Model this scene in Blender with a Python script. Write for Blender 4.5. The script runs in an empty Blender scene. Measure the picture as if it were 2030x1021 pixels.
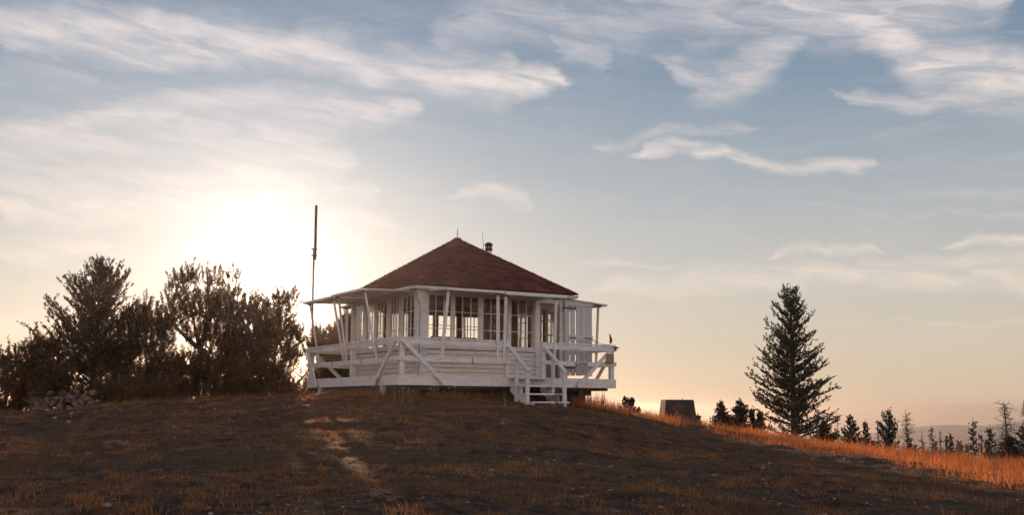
import bpy, math, random
import numpy as np
from mathutils import Vector, Matrix
R = math.radians
C = bpy.context.scene.collection
sc = bpy.context.scene
rng = np.random.default_rng(7)
random.seed(7)

# ------------------------------------------------------------------ camera
EYE = 1.5
F_PX, PITCH, ROLL = 2138.1, .1367, .0064          # focal length in px of a 2030 px wide frame
cam = bpy.data.cameras.new('camera')
cam.sensor_width = 36.0
cam.lens = F_PX / 2030 * 36
cam.clip_start = .1
cam.clip_end = 60000
co = bpy.data.objects.new('camera', cam)
C.objects.link(co)
fw = Vector((0, math.cos(PITCH), math.sin(PITCH)))
rt = Vector((1, 0, 0))
up = rt.cross(fw)
cr, sr = math.cos(ROLL), math.sin(ROLL)
X = rt * cr + up * sr
Y = up * cr - rt * sr
M = Matrix((X, Y, -fw)).transposed().to_4x4()
M.translation = (0, 0, EYE)
co.matrix_world = M
sc.camera = co


def ray(px, py):
    u, v = px - 1015, py - 510.5
    u, v = u * cr + v * sr, -u * sr + v * cr
    a, b = u / F_PX, -v / F_PX
    return (a, math.cos(PITCH) - b * math.sin(PITCH), math.sin(PITCH) + b * math.cos(PITCH))


def at(px, py, d):
    """world point seen at pixel (px, py) of the photo, d metres ahead"""
    r = ray(px, py)
    k = d / r[1]
    return Vector((r[0] * k, d, r[2] * k + EYE))


# ------------------------------------------------------------------ sun and sky
SUN_AZ, SUN_EL = -13.0, 6.3                        # degrees, azimuth from +Y towards +X
sd = Vector((math.sin(R(SUN_AZ)) * math.cos(R(SUN_EL)), math.cos(R(SUN_AZ)) * math.cos(R(SUN_EL)), math.sin(R(SUN_EL))))
L = bpy.data.lights.new('sun', 'SUN')
L.energy = 4.6
L.angle = R(.5)
L.color = (1, .60, .34)
lo = bpy.data.objects.new('sun', L)
C.objects.link(lo)
lo.rotation_euler = sd.to_track_quat('Z', 'Y').to_euler()

sc.view_settings.view_transform = 'Standard'
sc.view_settings.look = 'None'
sc.view_settings.gamma = 1
sc.view_settings.exposure = 0.20
sc.render.engine = 'CYCLES'
sc.cycles.use_denoising = True
sc.cycles.max_bounces = 8
sc.cycles.transparent_max_bounces = 24
sc.cycles.volume_bounces = 0
sc.cycles.sample_clamp_indirect = 6

w = bpy.data.worlds.new('World')
sc.world = w
w.use_nodes = True
wt = w.node_tree
for n in list(wt.nodes):
    wt.nodes.remove(n)


class G:
    """tiny helper to write shader maths"""
    def __init__(self, t): self.t = t
    def n(self, typ, **k):
        x = self.t.nodes.new(typ)
        for a, b in k.items(): setattr(x, a, b)
        return x
    def put(self, s, v):
        if isinstance(v, bpy.types.NodeSocket): self.t.links.new(v, s)
        elif v is not None: s.default_value = v
    def m(self, op, a, b=None, c=None, clamp=False):
        x = self.n('ShaderNodeMath', operation=op, use_clamp=clamp)
        self.put(x.inputs[0], a); self.put(x.inputs[1], b); self.put(x.inputs[2], c)
        return x.outputs[0]
    def v(self, op, a, b=None, s=None):
        x = self.n('ShaderNodeVectorMath', operation=op)
        self.put(x.inputs[0], a); self.put(x.inputs[1], b)
        if s is not None: self.put(x.inputs['Scale'], s)
        return x.outputs['Value'] if op in ('DOT_PRODUCT', 'LENGTH') else x.outputs[0]
    def xyz(self, a, b, c):
        x = self.n('ShaderNodeCombineXYZ')
        for i, q in enumerate((a, b, c)): self.put(x.inputs[i], q)
        return x.outputs[0]
    def noise(self, vec, scale, detail=4, rough=.55, dist=0, col=False):
        x = self.n('ShaderNodeTexNoise')
        self.put(x.inputs['Vector'], vec); self.put(x.inputs['Scale'], scale)
        x.inputs['Detail'].default_value = detail; x.inputs['Roughness'].default_value = rough
        x.inputs['Distortion'].default_value = dist
        return x.outputs['Color' if col else 'Fac']
    def ramp(self, f, a, b, c=0., d=1., smooth=True):
        x = self.n('ShaderNodeMapRange', interpolation_type='SMOOTHSTEP' if smooth else 'LINEAR')
        for i, q in zip(('Value', 'From Min', 'From Max', 'To Min', 'To Max'), (f, a, b, c, d)): self.put(x.inputs[i], q)
        return x.outputs[0]
    def mix(self, f, a, b, mode='MIX'):
        x = self.n('ShaderNodeMix', data_type='RGBA', blend_type=mode)
        self.put(x.inputs[0], f)
        for s, q in ((x.inputs[6], a), (x.inputs[7], b)):
            if isinstance(q, tuple): q = (*q, 1) if len(q) == 3 else q
            self.put(s, q)
        return x.outputs[2]


g = G(wt)
tc = g.n('ShaderNodeTexCoord')
sp = g.n('ShaderNodeSeparateXYZ')
wt.links.new(tc.outputs['Generated'], sp.inputs[0])
dx, dy, dz = sp.outputs
zc = g.m('MAXIMUM', dz, .012)                      # far haze below the horizon keeps the colour of the horizon
sky = g.n('ShaderNodeTexSky', sky_type='NISHITA')
sky.sun_disc = False
sky.sun_elevation = R(SUN_EL)
sky.sun_rotation = R(SUN_AZ)
sky.altitude = 1500
sky.air_density = 1.0
sky.dust_density = 1.2
sky.ozone_density = 1.6
nv = g.v('NORMALIZE', g.xyz(dx, dy, zc))
wt.links.new(nv, sky.inputs['Vector'])
# thin cirrus: streaks given by azimuth and elevation in degrees
az = g.m('MULTIPLY', g.m('ARCTAN2', dx, dy), 57.2958)
el = g.m('MULTIPLY', g.m('ARCSINE', dz), 57.2958)
P0 = g.xyz(az, el, 0.)
warp = g.v('SUBTRACT', g.noise(P0, .22, 3, .6, col=True), (.5, .5, .5))
warp2 = g.v('SUBTRACT', g.noise(g.v('MULTIPLY', P0, (.28, 1.3, 1)), 1.0, 4, .6, col=True), (.5, .5, .5))
P1 = g.v('ADD', P0, g.v('ADD', g.v('MULTIPLY', warp, (3.0, 2.6, 0)), g.v('MULTIPLY', warp2, (2.2, .55, 0))))
P1 = g.v('MULTIPLY', P1, (1, 1, 0))


def ae(px, py):
    r = ray(px, py)
    return (math.degrees(math.atan2(r[0], r[1])), math.degrees(math.asin(r[2] / math.sqrt(r[0]**2 + r[1]**2 + r[2]**2))), 0)


STREAKS = [  # path of the cloud, half width in degrees, strength
    ([(-60, 25), (160, 45), (330, 55), (520, 85), (720, 120), (900, 148), (1050, 172)], 1.15, .80), ([(860, 140), (1000, 168), (1120, 172)], .75, .95),
    ([(-60, 62), (200, 85), (380, 100), (520, 114)], .7, .6),
    ([(-60, 250), (180, 232), (330, 205), (520, 200), (660, 205), (850, 214)], .85, .55),
    ([(-60, 290), (200, 270), (420, 270), (700, 300)], 1.9, .40), ([(-60, 330), (300, 320), (640, 330)], 1.4, .34),
    ([(-60, 405), (260, 402), (450, 392), (610, 372)], 1.1, .62), ([(420, 335), (560, 345), (620, 372)], .8, .55), ([(600, 370), (760, 378)], .5, .3),
    ([(-60, 360), (200, 365), (500, 360)], 1.8, .40),
    ([(820, 70), (1000, 40), (1200, 30), (1500, 10)], 1.7, .42), ([(1060, 70), (1220, 108)], 1.1, .48), ([(1280, 100), (1400, 155), (1500, 120), (1620, 70)], 1.2, .60),
    ([(1500, -40), (1700, 30), (1800, 100), (1900, 150), (2090, 160)], 1.6, .95), ([(1250, -30), (1500, 20), (1720, 40)], 1.6, .62), ([(1650, 10), (1850, 10), (2020, -20)], 1.5, .78),
    ([(1630, 185), (1760, 205), (1880, 205), (1985, 192)], .5, .6), ([(1950, 140), (2090, 150)], .9, .6),
    ([(1130, 285), (1300, 265), (1500, 244)], .32, .34), ([(1230, 295), (1370, 294), (1470, 318), (1560, 333), (1730, 323)], .42, .72),
    ([(1150, 572), (1400, 560), (1700, 552), (2090, 550)], .75, .42), ([(1480, 512), (1620, 498), (1770, 490)], .35, .42),
    ([(1840, 480), (1960, 468), (2090, 478)], .4, .58), ([(1650, 525), (1850, 515), (2090, 512)], .6, .34),
    ([(860, 398), (940, 388), (1060, 406)], .55, .45), ([(560, 425), (700, 430), (800, 440)], .35, .25), ([(-60, 490), (210, 488)], .7, .35), ([(-60, 640), (90, 650)], .6, .3),
    ([(-60, 120), (60, 130), (200, 150)], .8, .22), ([(1100, 524), (1360, 521)], .2, .25),
]
def curve(x, pts):
    """smooth function of x in 0..1 through the points"""
    n = g.n('ShaderNodeFloatCurve'); c = n.mapping.curves[0]; n.mapping.use_clip = False
    pts = sorted(pts)
    c.points[0].location = pts[0]; c.points[1].location = pts[-1]
    for p in pts[1:-1]: c.points.new(*p)
    n.mapping.update(); g.put(n.inputs['Value'], x)
    return n.outputs[0]


s1 = g.n('ShaderNodeSeparateXYZ'); wt.links.new(P1, s1.inputs[0])
U = g.m('MULTIPLY_ADD', s1.outputs[0], 1 / 70, .5)
EL = s1.outputs[1]
mask = None
for path, wd, st in STREAKS:
    q_ = [ae(*p) for p in path]
    us = [p[0] / 70 + .5 for p in q_]; es = [(p[1] + 5) / 40 for p in q_]
    ctr = curve(U, [(us[0] - .1, es[0])] + list(zip(us, es)) + [(us[-1] + .1, es[-1])])
    d_ = g.m('ABSOLUTE', g.m('SUBTRACT', EL, g.m('MULTIPLY_ADD', ctr, 40., -5.)))
    e_ = min(.03, (us[-1] - us[0]) * .3)
    lf, rg = us[0], us[-1]
    wds = curve(U, [(lf - .1, 0), (lf - e_ * .5, 0), (lf + e_, .85), ((lf + rg) / 2, 1), (rg - e_ * .7, 1), (rg + e_ * .35, 0), (rg + .1, 0)])
    ww = g.m('MAXIMUM', g.m('MULTIPLY', wds, wd * 1.5), .01)
    q = g.ramp(g.m('DIVIDE', d_, ww), 0., 1., st, 0.)
    q = g.m('MULTIPLY', q, g.ramp(wds, 0., .5))
    mask = q if mask is None else g.m('MAXIMUM', mask, q)
fib = g.v('ADD', g.v('MULTIPLY', g.xyz(az, g.m('MULTIPLY_ADD', az, .14, el), 0.), (.24, 1.35, 1)), g.v('MULTIPLY', warp2, (1.0, .8, 0)))
n1 = g.ramp(g.noise(fib, 1.0, 7, .60, .5), .26, .72)
n2 = g.ramp(g.noise(g.v('MULTIPLY', P0, (.10, .45, 1)), 1.0, 4, .6), .32, .72)
cl = g.m('MULTIPLY', mask, g.m('ADD', g.m('MULTIPLY', n1, .80), .36))
veil = g.m('MULTIPLY', g.m('MULTIPLY', n1, n2), .10)
cl = g.m('ADD', cl, veil, clamp=True)
cosa = g.v('DOT_PRODUCT', g.v('NORMALIZE', tc.outputs['Generated']), tuple(sd))
ang = g.m('MULTIPLY', g.m('ARCCOSINE', g.m('MINIMUM', cosa, .999999)), 57.2958)
glow1 = g.m('EXPONENT', g.m('MULTIPLY', ang, -1 / 1.4))
glow2 = g.m('EXPONENT', g.m('MULTIPLY', ang, -1 / 6.5))
# sky colour: air + high veil of ice that pales it, with an added boost behind the camera
SKY_K, VEIL_K = .105, 1.0
air = g.v('SCALE', sky.outputs[0], s=SKY_K)
elc = g.m('MAXIMUM', el, 0.)
rp = g.n('ShaderNodeValToRGB'); rp.color_ramp.interpolation = 'B_SPLINE'
STOPS = [(0, (.585, .43, .315)), (3, (.575, .475, .37)), (7, (.51, .485, .44)), (12, (.345, .38, .41)), (17, (.20, .27, .35)), (24, (.105, .18, .285)), (45, (.09, .15, .26))]
for i, (e0, c0) in enumerate(STOPS):
    if i < 2: q = rp.color_ramp.elements[i]; q.position = e0 / 45
    else: q = rp.color_ramp.elements.new(e0 / 45)
    q.color = (*c0, 1)
g.put(rp.inputs[0], g.m('MULTIPLY', elc, 1 / 45))
back = g.ramp(ang, 42., 115., 1., 2.5)  # unseen sky behind the camera brightened to lift light on the cabin walls
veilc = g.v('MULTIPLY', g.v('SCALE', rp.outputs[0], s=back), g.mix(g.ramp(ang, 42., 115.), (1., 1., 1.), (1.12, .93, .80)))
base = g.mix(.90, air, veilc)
cloudc = g.mix(g.ramp(elc, 0., 20.), (.92, .74, .58), (.66, .60, .59))
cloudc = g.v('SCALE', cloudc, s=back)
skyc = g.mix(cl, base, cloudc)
addc = g.v('ADD', g.v('SCALE', (3.4, 2.8, 2.2), s=glow1), g.v('SCALE', (.40, .375, .35), s=glow2))
skyc = g.v('ADD', skyc, addc)
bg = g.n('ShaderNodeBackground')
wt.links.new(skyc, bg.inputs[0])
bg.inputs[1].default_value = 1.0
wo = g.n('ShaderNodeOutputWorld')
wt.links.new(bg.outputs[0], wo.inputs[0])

# ------------------------------------------------------------------ materials


def material(name):
    m = bpy.data.materials.new(name)
    m.use_nodes = True
    gg = G(m.node_tree)
    b = m.node_tree.nodes['Principled BSDF']
    o = m.node_tree.nodes['Material Output']
    return m, gg, b, o


def coords(gg, kind='Object'):
    return gg.n('ShaderNodeTexCoord').outputs[kind]


def simple(name, col, rough=.6, metal=0., var=.25, scale=6, bump=0.):
    m, gg, b, o = material(name)
    p = gg.n('ShaderNodeNewGeometry').outputs['Position']
    n = gg.noise(p, scale, 5, .6)
    lo_ = tuple(c * (1 - var) for c in col); hi = tuple(min(1, c * (1 + var)) for c in col)
    gg.put(b.inputs['Base Color'], gg.mix(gg.ramp(n, .3, .7), lo_, hi))
    b.inputs['Roughness'].default_value = rough
    b.inputs['Metallic'].default_value = metal
    if bump:
        bp = gg.n('ShaderNodeBump'); bp.inputs['Distance'].default_value = bump
        gg.put(bp.inputs['Height'], gg.noise(p, scale * 4, 6, .7)); gg.put(b.inputs['Normal'], bp.outputs[0])
    return m


def paint(name, white=(.74, .71, .69), worn=(.34, .29, .26), amount=.5):
    m, gg, b, o = material(name)
    p = coords(gg)
    n = gg.noise(gg.v('MULTIPLY', p, (1.5, 1.5, 9)), 2.2, 8, .72)
    n2 = gg.noise(gg.v('MULTIPLY', p, (4, 4, 30)), 2.0, 5, .7)
    isl = gg.n('ShaderNodeNewGeometry').outputs['Random Per Island']
    wear = gg.m('MULTIPLY', gg.ramp(n, .56 - .1 * amount, .70), gg.ramp(n2, .38, .6))
    c = gg.mix(gg.m('MULTIPLY', wear, .8), white, worn)
    c = gg.mix(gg.m('MULTIPLY', isl, .38), c, (.52, .47, .44))
    gg.put(b.inputs['Base Color'], c)
    b.inputs['Roughness'].default_value = .62
    bp = gg.n('ShaderNodeBump'); bp.inputs['Distance'].default_value = .004
    gg.put(bp.inputs['Height'], gg.m('ADD', n2, wear)); gg.put(b.inputs['Normal'], bp.outputs[0])
    return m


MW = paint('white_paint', (.63, .58, .565), (.27, .22, .20), 2.0)
MWALL = paint('cream_white_siding', (.68, .575, .52), (.30, .22, .18), 1.4)
MWT = paint('worn_white_paint', (.56, .52, .51), (.17, .14, .12), 1.6)
MGREY = paint('grey_weathered_plank', (.40, .37, .37), (.20, .18, .17), 1.0)
MDARKW = simple('dark_timber', (.05, .036, .028), .85, 0, .4, 5, .004)
MINT = simple('interior_wood', (.12, .065, .04), .6, 0, .3, 5)
MBLACK = simple('black_metal', (.015, .014, .014), .45, .6, .2, 20)
MGALV = simple('galvanised_pipe', (.42, .46, .50), .35, .8, .15, 12)
MRUST = simple('mast_metal', (.12, .05, .035), .6, .3, .3, 8)
MCONC = simple('concrete', (.05, .029, .019), .9, 0, .6, 5, .03)
MROCK = simple('field_stone', (.11, .060, .040), .95, 0, .55, 6, .03)
MBROWNSIGN = simple('sign_board', (.20, .12, .07), .7, 0, .25, 12)
MPAPER = simple('notice_sheet', (.33, .29, .27), .7, 0, .15, 20)
MINK = simple('sign_ink', (.03, .022, .02), .7, 0, .1, 20)
MFLAGR = simple('flag_cloth', (.16, .03, .03), .8, 0, .3, 20)
MFLAG = simple('dark_flag_cloth', (.02, .018, .03), .8, 0, .3, 20)
MBARK = simple('bark', (.085, .06, .045), .95, 0, .45, 14, .01)
MSNAG = simple('dead_wood', (.12, .09, .07), .95, 0, .35, 9)
MHILL = simple('far_forest', (.03, .04, .045), .95, 0, .3, .01)


def glass():
    m, gg, b, o = material('window_glass')
    m.node_tree.nodes.remove(b)
    t = gg.n('ShaderNodeBsdfTransparent'); t.inputs[0].default_value = (.93, .94, .93, 1)
    s = gg.n('ShaderNodeBsdfGlossy'); s.inputs['Roughness'].default_value = .03
    f = gg.n('ShaderNodeFresnel'); f.inputs[0].default_value = 1.45
    x = gg.n('ShaderNodeMixShader')
    gg.put(x.inputs[0], gg.m('MULTIPLY', f.outputs[0], .4)); gg.put(x.inputs[1], t.outputs[0]); gg.put(x.inputs[2], s.outputs[0])
    gg.put(o.inputs[0], x.outputs[0])
    return m


MGLASS = glass()


def leafy(name, c1, c2, trans=.35, tcol=None, scale=3.0, rough=.7):
    m, gg, b, o = material(name)
    geo = gg.n('ShaderNodeNewGeometry')
    n = gg.noise(geo.outputs['Position'], scale, 3, .6)
    f = gg.m('ADD', gg.m('MULTIPLY', gg.ramp(n, .3, .7), .6), gg.m('MULTIPLY', geo.outputs['Random Per Island'], .4))
    c = gg.mix(f, c1, c2)
    gg.put(b.inputs['Base Color'], c)
    b.inputs['Roughness'].default_value = rough
    t = gg.n('ShaderNodeBsdfTranslucent')
    gg.put(t.inputs[0], gg.mix(1., c, tcol, 'MULTIPLY') if tcol else c)
    x = gg.n('ShaderNodeMixShader'); x.inputs[0].default_value = trans
    gg.put(x.inputs[1], b.outputs[0]); gg.put(x.inputs[2], t.outputs[0])
    gg.put(o.inputs[0], x.outputs[0])
    return m


MSPRUCE = leafy('spruce_needles', (.038, .029, .015), (.10, .062, .031), .5, (1.6, 1.1, .6))
MPINE = leafy('pine_needles', (.055, .040, .017), (.15, .090, .038), .6, (1.7, 1.15, .6))
MFIR = leafy('fir_needles', (.016, .018, .012), (.045, .040, .024), .3, (1.6, 1.1, .6))
MTALL = leafy('dry_tall_grass', (.20, .062, .018), (.68, .30, .10), .5, (1.4, 1.0, .7), 1.0)
MSHORT = leafy('short_dry_grass', (.060, .028, .009), (.36, .165, .052), .45, (1.4, 1.0, .7), .8)
MWEED = leafy('weed_stalk', (.12, .075, .035), (.26, .16, .08), .4, (1.4, 1.0, .7))
MYAR = simple('flower_head', (.62, .58, .46), .8, 0, .2, 20)
MYEL = simple('yellow_flower', (.50, .33, .05), .8, 0, .2, 20)


def shingle_mat():
    m, gg, b, o = material('red_brown_shingle')
    geo = gg.n('ShaderNodeNewGeometry')
    p = coords(gg)
    f = geo.outputs['Random Per Island']
    c = gg.mix(f, (.055, .014, .012), (.185, .055, .046))
    n = gg.noise(p, 5, 6, .7)
    c = gg.mix(gg.ramp(n, .50, .75, 0, .4), c, (.045, .016, .014))
    gg.put(b.inputs['Base Color'], c)
    b.inputs['Roughness'].default_value = .85
    b.inputs['Specular IOR Level'].default_value = .15
    bp = gg.n('ShaderNodeBump'); bp.inputs['Distance'].default_value = .01
    gg.put(bp.inputs['Height'], gg.noise(p, 40, 4, .7)); gg.put(b.inputs['Normal'], bp.outputs[0])
    return m


MSH = shingle_mat()


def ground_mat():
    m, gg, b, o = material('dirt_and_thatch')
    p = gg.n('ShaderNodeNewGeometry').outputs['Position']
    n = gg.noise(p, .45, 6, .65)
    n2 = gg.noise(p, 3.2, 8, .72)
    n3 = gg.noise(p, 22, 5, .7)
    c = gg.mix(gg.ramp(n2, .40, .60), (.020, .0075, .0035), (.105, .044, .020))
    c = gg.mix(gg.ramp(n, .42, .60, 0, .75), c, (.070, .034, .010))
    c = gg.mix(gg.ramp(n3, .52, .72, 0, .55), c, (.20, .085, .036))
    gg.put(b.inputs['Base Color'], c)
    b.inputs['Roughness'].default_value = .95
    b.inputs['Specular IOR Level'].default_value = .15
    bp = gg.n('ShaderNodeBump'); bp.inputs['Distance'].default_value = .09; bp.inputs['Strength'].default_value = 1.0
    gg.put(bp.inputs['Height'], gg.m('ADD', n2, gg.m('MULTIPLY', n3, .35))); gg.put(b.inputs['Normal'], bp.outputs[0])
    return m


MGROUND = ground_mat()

# ------------------------------------------------------------------ mesh helpers


def link_mesh(name, V, F, mat, parent=None, smooth=False):
    me = bpy.data.meshes.new(name)
    V = np.asarray(V, dtype=np.float32)
    if isinstance(F, np.ndarray):
        k = F.shape[1]
        me.vertices.add(len(V)); me.vertices.foreach_set('co', V.ravel())
        me.loops.add(F.size); me.loops.foreach_set('vertex_index', F.astype(np.int32).ravel())
        me.polygons.add(len(F))
        me.polygons.foreach_set('loop_start', np.arange(0, F.size, k, dtype=np.int32))
        me.polygons.foreach_set('loop_total', np.full(len(F), k, dtype=np.int32))
        me.update(calc_edges=True)
    else:
        me.from_pydata([tuple(v) for v in V], [], F)
        me.update()
    if smooth: me.polygons.foreach_set('use_smooth', [True] * len(me.polygons))
    for mm in (mat if isinstance(mat, (list, tuple)) else [mat]): me.materials.append(mm)
    o = bpy.data.objects.new(name, me)
    C.objects.link(o)
    if parent: o.parent = parent
    return o


class MB:
    def __init__(self): self.v = []; self.f = []
    def box(self, a, b):
        x0, x1 = sorted((a[0], b[0])); y0, y1 = sorted((a[1], b[1])); z0, z1 = sorted((a[2], b[2]))
        n = len(self.v)
        self.v += [(x0, y0, z0), (x1, y0, z0), (x1, y1, z0), (x0, y1, z0), (x0, y0, z1), (x1, y0, z1), (x1, y1, z1), (x0, y1, z1)]
        self.f += [tuple(n + i for i in q) for q in ((0, 3, 2, 1), (4, 5, 6, 7), (0, 1, 5, 4), (1, 2, 6, 5), (2, 3, 7, 6), (3, 0, 4, 7))]
        return self
    def beam(self, p, q, w, h, side=None):
        """bar from p to q; w across (horizontal), h in the other direction"""
        p, q = Vector(p), Vector(q); d = (q - p).normalized()
        s = Vector(side).normalized() if side else (d.cross(Vector((0, 0, 1))) if abs(d.z) < .98 else Vector((1, 0, 0)))
        s = (s - d * s.dot(d)).normalized(); u = s.cross(d)
        n = len(self.v)
        for e in (p, q):
            for i, j in ((-1, -1), (1, -1), (1, 1), (-1, 1)):
                self.v.append(tuple(e + s * (w / 2 * i) + u * (h / 2 * j)))
        self.f += [tuple(n + i for i in k) for k in ((0, 1, 2, 3), (7, 6, 5, 4), (0, 4, 5, 1), (1, 5, 6, 2), (2, 6, 7, 3), (3, 7, 4, 0))]
        return self
    def tube(self, pts, r, k=8, cap=True):
        pts = [Vector(p) for p in pts]
        rs = r if isinstance(r, (list, tuple)) else [r] * len(pts)
        n0 = len(self.v)
        for i, p in enumerate(pts):
            d = (pts[min(i + 1, len(pts) - 1)] - pts[max(i - 1, 0)]).normalized()
            s = d.cross(Vector((0, 0, 1)) if abs(d.z) < .9 else Vector((1, 0, 0))).normalized(); u = s.cross(d)
            for j in range(k):
                t = 2 * math.pi * j / k
                self.v.append(tuple(p + (s * math.cos(t) + u * math.sin(t)) * rs[i]))
        for i in range(len(pts) - 1):
            for j in range(k):
                a = n0 + i * k + j; b = n0 + i * k + (j + 1) % k
                self.f.append((a, b, b + k, a + k))
        if cap:
            self.f.append(tuple(n0 + j for j in range(k))[::-1]); self.f.append(tuple(n0 + (len(pts) - 1) * k + j for j in range(k)))
        return self
    def lathe(self, prof, c=(0, 0, 0), k=16):
        n0 = len(self.v)
        for r, z in prof:
            for j in range(k):
                t = 2 * math.pi * j / k
                self.v.append((c[0] + r * math.cos(t), c[1] + r * math.sin(t), c[2] + z))
        for i in range(len(prof) - 1):
            for j in range(k):
                a = n0 + i * k + j; b = n0 + i * k + (j + 1) % k
                self.f.append((a, b, b + k, a + k))
        return self
    def poly(self, pts):
        n = len(self.v); self.v += [tuple(p) for p in pts]; self.f.append(tuple(range(n, n + len(pts)))); return self
    def build(self, name, mat, parent=None, smooth=False):
        return link_mesh(name, self.v, self.f, mat, parent, smooth)


def tag(o, label=None, cat=None, group=None, kind=None):
    if label: o['label'] = label
    if cat: o['category'] = cat
    if group: o['group'] = group
    if kind: o['kind'] = kind
    return o


def empty(name, loc=(0, 0, 0), rz=0):
    o = bpy.data.objects.new(name, None); C.objects.link(o)
    o.empty_display_size = .3
    o.location = loc; o.rotation_euler = (0, 0, rz)
    return o


# ------------------------------------------------------------------ terrain
_h = np.random.default_rng(3).random((256, 256))


def vnoise(x, y):
    xi, yi = np.floor(x).astype(int), np.floor(y).astype(int)
    fx, fy = x - xi, y - yi
    fx = fx * fx * (3 - 2 * fx); fy = fy * fy * (3 - 2 * fy)
    a = _h[xi % 256, yi % 256]; b = _h[(xi + 1) % 256, yi % 256]; c = _h[xi % 256, (yi + 1) % 256]; d = _h[(xi + 1) % 256, (yi + 1) % 256]
    return (a * (1 - fx) + b * fx) * (1 - fy) + (c * (1 - fx) + d * fx) * fy - .5


CTRL = [(0, 1021, 9.2), (500, 1021, 9), (1015, 1021, 9), (1500, 1021, 9.6), (2030, 1021, 10.5),
        (0, 895, 15.5), (500, 880, 16.5), (1015, 888, 16.5), (1500, 938, 15.5), (1250, 884, 20), (1750, 968, 14.5), (250, 845, 21), (750, 830, 21), (1050, 835, 21),
        (0, 823, 24), (100, 816, 25), (200, 806, 26), (300, 799, 27), (400, 794, 28), (500, 790, 29), (620, 787, 30), (755, 787, 25.5), (870, 797, 24.5),
        (1000, 806, 24.5), (1090, 807, 25.5), (1190, 806, 29), (1250, 828, 29), (1320, 839, 28), (1400, 861, 26.5), (1440, 871, 26), (1600, 894, 23), (1700, 908, 21.5), (1800, 928, 19.5), (1917, 946, 17.5), (2030, 970, 16),
        (2030, 926, 28), (1800, 907, 30), (1600, 878, 33), (1400, 851, 34.5), (1250, 838, 37), (905, 797, 33), (1190, 818, 34), (300, 806, 33), (100, 826, 31), (500, 799, 35), (0, 838, 30)]
cp = [tuple(at(*c)) for c in CTRL] + [(-8, -5, -.3), (8, -5, -.4), (0, 0, 0), (-10, 3, .2), (10, 3, -.2), (20, 5, -1.1), (20, 15, -1.5), (19, 28, -1.6), (-20, 10, 0), (-20, 25, .6),
                                      (-20, 38, -.6), (0, 45, -.3), (15, 45, -1.3), (-10, 45, -.6), (26, 40, -2.6), (0, -15, -.8)]
cp = np.array(cp)


def tps(r2): return .5 * r2 * np.log(r2 + 1e-9)


_n = len(cp)
A = np.zeros((_n + 3, _n + 3))
d2 = ((cp[:, None, :2] - cp[None, :, :2])**2).sum(-1)
A[:_n, :_n] = tps(d2) + np.eye(_n) * .6
A[:_n, _n] = 1; A[:_n, _n + 1:] = cp[:, :2]; A[_n, :_n] = 1; A[_n + 1:, :_n] = cp[:, :2].T
_w = np.linalg.solve(A, np.r_[cp[:, 2], 0, 0, 0])


def ground_z(x, y, detail=True):
    x = np.atleast_1d(np.asarray(x, float)); y = np.atleast_1d(np.asarray(y, float))
    out = np.empty(len(x))
    for i in range(0, len(x), 20000):
        xs, ys = x[i:i + 20000], y[i:i + 20000]
        xc, yc = np.clip(xs, -26, 26), np.clip(ys, -12, 48)
        r2 = (xc[:, None] - cp[None, :, 0])**2 + (yc[:, None] - cp[None, :, 1])**2
        out[i:i + 20000] = tps(r2) @ _w[:_n] + _w[_n] + _w[_n + 1] * xc + _w[_n + 2] * yc
    rr = np.hypot(x * .9, y - 14)
    k = np.clip((rr - 24) / 22, 0, 1); k = k * k * (3 - 2 * k)
    far = -1.2 - .30 * (rr - 24) + 2.0 * vnoise(x * .04, y * .04) * np.clip(rr / 60, 0, 8)
    far = np.maximum(far, -300 + 30 * vnoise(x * .002, y * .002) + 12 * vnoise(x * .01, y * .01))
    z = out * (1 - k) + far * k
    if detail:
        z = z + .09 * vnoise(x * .9, y * .9) + .05 * vnoise(x * 3.1, y * 3.1) + .028 * vnoise(x * 9.3, y * 9.3)
    return z


def gz(x, y): return float(ground_z([x], [y])[0])


rad = [1.2]
while rad[-1] < 70: rad.append(rad[-1] * 1.012)
while rad[-1] < 6500: rad.append(rad[-1] * 1.05)
angs = np.r_[np.arange(-32, 32, .16), np.arange(32, 328, 3.0)]
RR, AA = np.meshgrid(np.array(rad), np.radians(angs), indexing='ij')
GX, GY = RR * np.sin(AA), RR * np.cos(AA)
GZ = ground_z(GX.ravel(), GY.ravel())
V = np.c_[GX.ravel(), GY.ravel(), GZ]
nr, na = RR.shape
I, J = np.meshgrid(np.arange(nr - 1), np.arange(na), indexing='ij')
a = I * na + J; b = I * na + (J + 1) % na
Fq = np.stack([a, a + na, b + na, b], -1).reshape(-1, 4)
cidx = len(V)
V = np.vstack([V, [[0, 0, gz(0, 0)]]])
cap = np.stack([np.full(na, cidx), np.arange(na), (np.arange(na) + 1) % na, np.full(na, cidx)], -1)
gm = bpy.data.meshes.new('ground')
tri = [tuple(r[:3]) for r in cap]
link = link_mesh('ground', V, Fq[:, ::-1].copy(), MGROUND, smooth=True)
# flip check: normals must point up
if link.data.polygons[100].normal.z < 0:
    link.data.flip_normals()
tag(link, 'brown knoll of dirt, gravel and thin dry grass sloping up to the lookout', kind='structure')


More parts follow.
